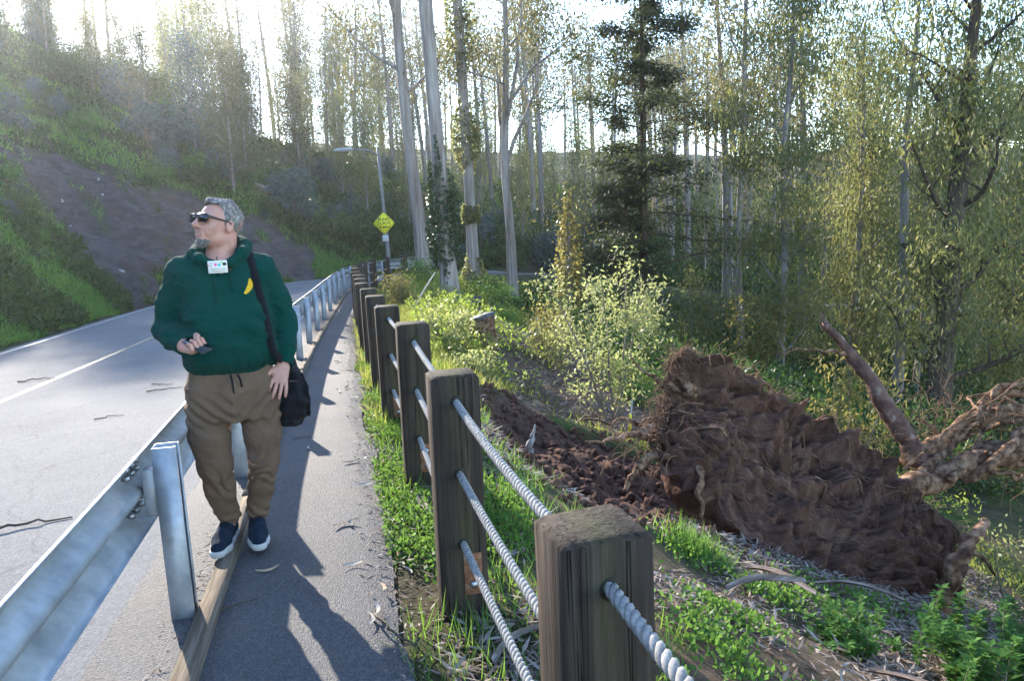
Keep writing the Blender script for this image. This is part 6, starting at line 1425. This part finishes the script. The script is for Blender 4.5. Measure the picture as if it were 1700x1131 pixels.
def twig(seed, L, r):
    rg = np.random.RandomState(seed); mb = MB(); P = wig([(-L / 2, 0, r), (0, rg.normal() * L * .08, r * 1.3), (L / 2, 0, r)], 12, L * .04, seed); tube(mb, P, np.linspace(r, r * .4, 12), 5); return mb.mesh('twig', M_STK)
TW = [twig(k, .2 + .06 * k, .005 + .0012 * k) for k in range(6)]
for x, y, rz, k, lab in ((-6.6, 10.1, .35, 5, 'long dark twig beside the yellow centre line'), (-2.88, 4.08, .45, 5, 'dark stick on the road at the left edge of the picture'), (-4.0, 7.1, .5, 1, 'short dark twig in mid lane of the road'), (-4.32, 8.92, -.3, 2, 'curled leafy twig on the road behind the man'), (-4.1, 8.5, .4, 3, 'thin straight twig on the road close by the man'),
                        (-1.28, 7.0, .15, 4, 'dark branch piece poking from the verge onto the path'), (-1.12, 6.1, .1, 5, 'longest thin stick reaching across the path edge'), (-1.5, 8.4, .3, 3, 'grey twig heap stick at the far path edge'), (-1.05, 5.5, .2, 2, 'small dark twig at the path edge beside the fourth post'), (-.52, 2.75, -.9, 2, 'thin twig on the path by the nearest standing post'), (-1.25, 2.95, .9, 1, 'fine dark twig in the lit gap of the shadow on the path')):
    lay(TW[k], x, y, rz, 'twig', lab, 'twig')
def barkstrip(seed, L, W):
    rg = np.random.RandomState(seed); n = 16; k = np.linspace(0, 1, n); C = np.stack([k * L, .12 * L * np.sin(k * 3 + rg.rand()), .05 * L * np.sin(k * 3.1) + .01], 1); w = W * .5 * (1 - .6 * np.abs(k - .4)); V = np.stack([C + np.stack([0 * k, -w, .3 * w * np.sin(k * 6)], 1), C + (0, 0, -.012), C + np.stack([0 * k, w, .5 * w + 0 * k], 1)], 1); mb = MB(); mb.add(V, grid_faces(n, 3)); mb.add(V + (0, 0, .004), grid_faces(n, 3)[:, ::-1]); return mb.mesh('bark_strip', M_BST)
M_BST = simple('curled bark', [(.09, .06, .045), (.19, .14, .11), (.30, .26, .22)], 14, 7, .85, bump=.6, bscale=60, stretch=(.4, 3, 3))
for k, (x, y, rz, L, W, lab) in enumerate(((.62, 2.35, -.4, .55, .05, 'curled bark strip just right of the nearest post'), (1.05, 2.75, -.6, .75, .06, 'broad curved bark strip on the slope at the bottom edge'), (1.75, 3.5, -.9, .7, .035, 'slim dark bark strip before the corner bush'), (-.1, 2.55, .9, .35, .035, 'green grey bark strip at the foot of the second post'), (.15, 2.15, 1.3, .3, .05, 'tan bark curl lying in weeds beside the nearest post'), (-.45, 3.95, 1.9, .45, .05, 'grey bark piece in the weeds between second and third posts'),
        (1.5, 4.7, -.7, .5, .05, 'grey bark slab below the grass tuft'), (2.1, 5.0, -.5, .6, .03, 'pale straight bark strip under the root plate'), (1.25, 4.1, .3, .5, .06, 'weathered grey bark chip on the littered slope'))):
    lay(barkstrip(k, L, W), x, y, rz, 'bark_strip', lab, 'bark', 'shed bark strips', dz=.02)
# fallen pale branch with dry brush on the cut slope
P = np.array([(-15.4, 39.5, 0), (-14.7, 39.7, 0), (-14.0, 39.9, 0), (-13.2, 39.8, 0), (-12.4, 39.5, 0)], float); P[:, 2] = ground_z(P[:, 0], P[:, 1]) + .35
br = empty('fallen_branch', P[-1]); tag(br, 'pale fallen branch with brown brush lying down the cut slope', 'branch')
mb = MB(); tube(mb, wig(P, 24, .12, 3) - P[-1], np.linspace(.05, .11, 24), 7, True, .1); mb.build('limb', M_STAKE, br, True)
mb = MB(); c0 = rng.normal(size=(600, 3)) * (.55, .3, .18); leaves(mb, c0, rng.normal(size=(600, 3)) + (.5, 0, -.4), rng.uniform(.2, .6, 600), .03, rng); mb.build('dry_brush', leafmat('dry brush', [(.18, .12, .07), (.34, .26, .17)], .3, .8, (.4, .3, .15)), br)
# pale stones on the rock face
st_m = MB(); st_m.add(ICO * (.12, .07, .05) * (1 + .2 * np.random.RandomState(2).normal(size=(12, 1))), ICF); SM = st_m.mesh('pale_stone', simple('pale stone', [(.26, .26, .27), (.4, .4, .42)], 20))
for x, y, lab in ((-16.4, 30.6, 'whitish stone high on the bare rock'), (-15.5, 26.4, 'white stone at the left of the bare rock'), (-15.0, 25.7, 'lowest white stone left on the bare rock'), (-12.8, 24.6, 'white stone near the foot of the bare rock'), (-16.0, 29.9, 'pale flat stone between others on the bare rock')):
    o = link('pale_stone', SM); o.location = (x, y, gz1(x, y) + .03); o.rotation_euler = (.5, .3, rng.rand() * 6); tag(o, lab, 'stone', 'pale stones on the rock face')

# ------------------------------------------------------------------ hazy air
hz = MB(); box(hz, (10, 62, 22), (330, 250, 78)); g = NT('haze'); vol = g.n('ShaderNodeVolumePrincipled', i_Density=HAZE, i_Anisotropy=.75); vol.inputs['Color'].default_value = (.90, .94, 1, 1)
o_ = g.n('ShaderNodeOutputMaterial'); g.t.links.new(vol.outputs[0], o_.inputs['Volume']); tag(hz.build('haze', g.m), 'thin sunlit haze in the air of the wooded valley', 'haze', kind='stuff')
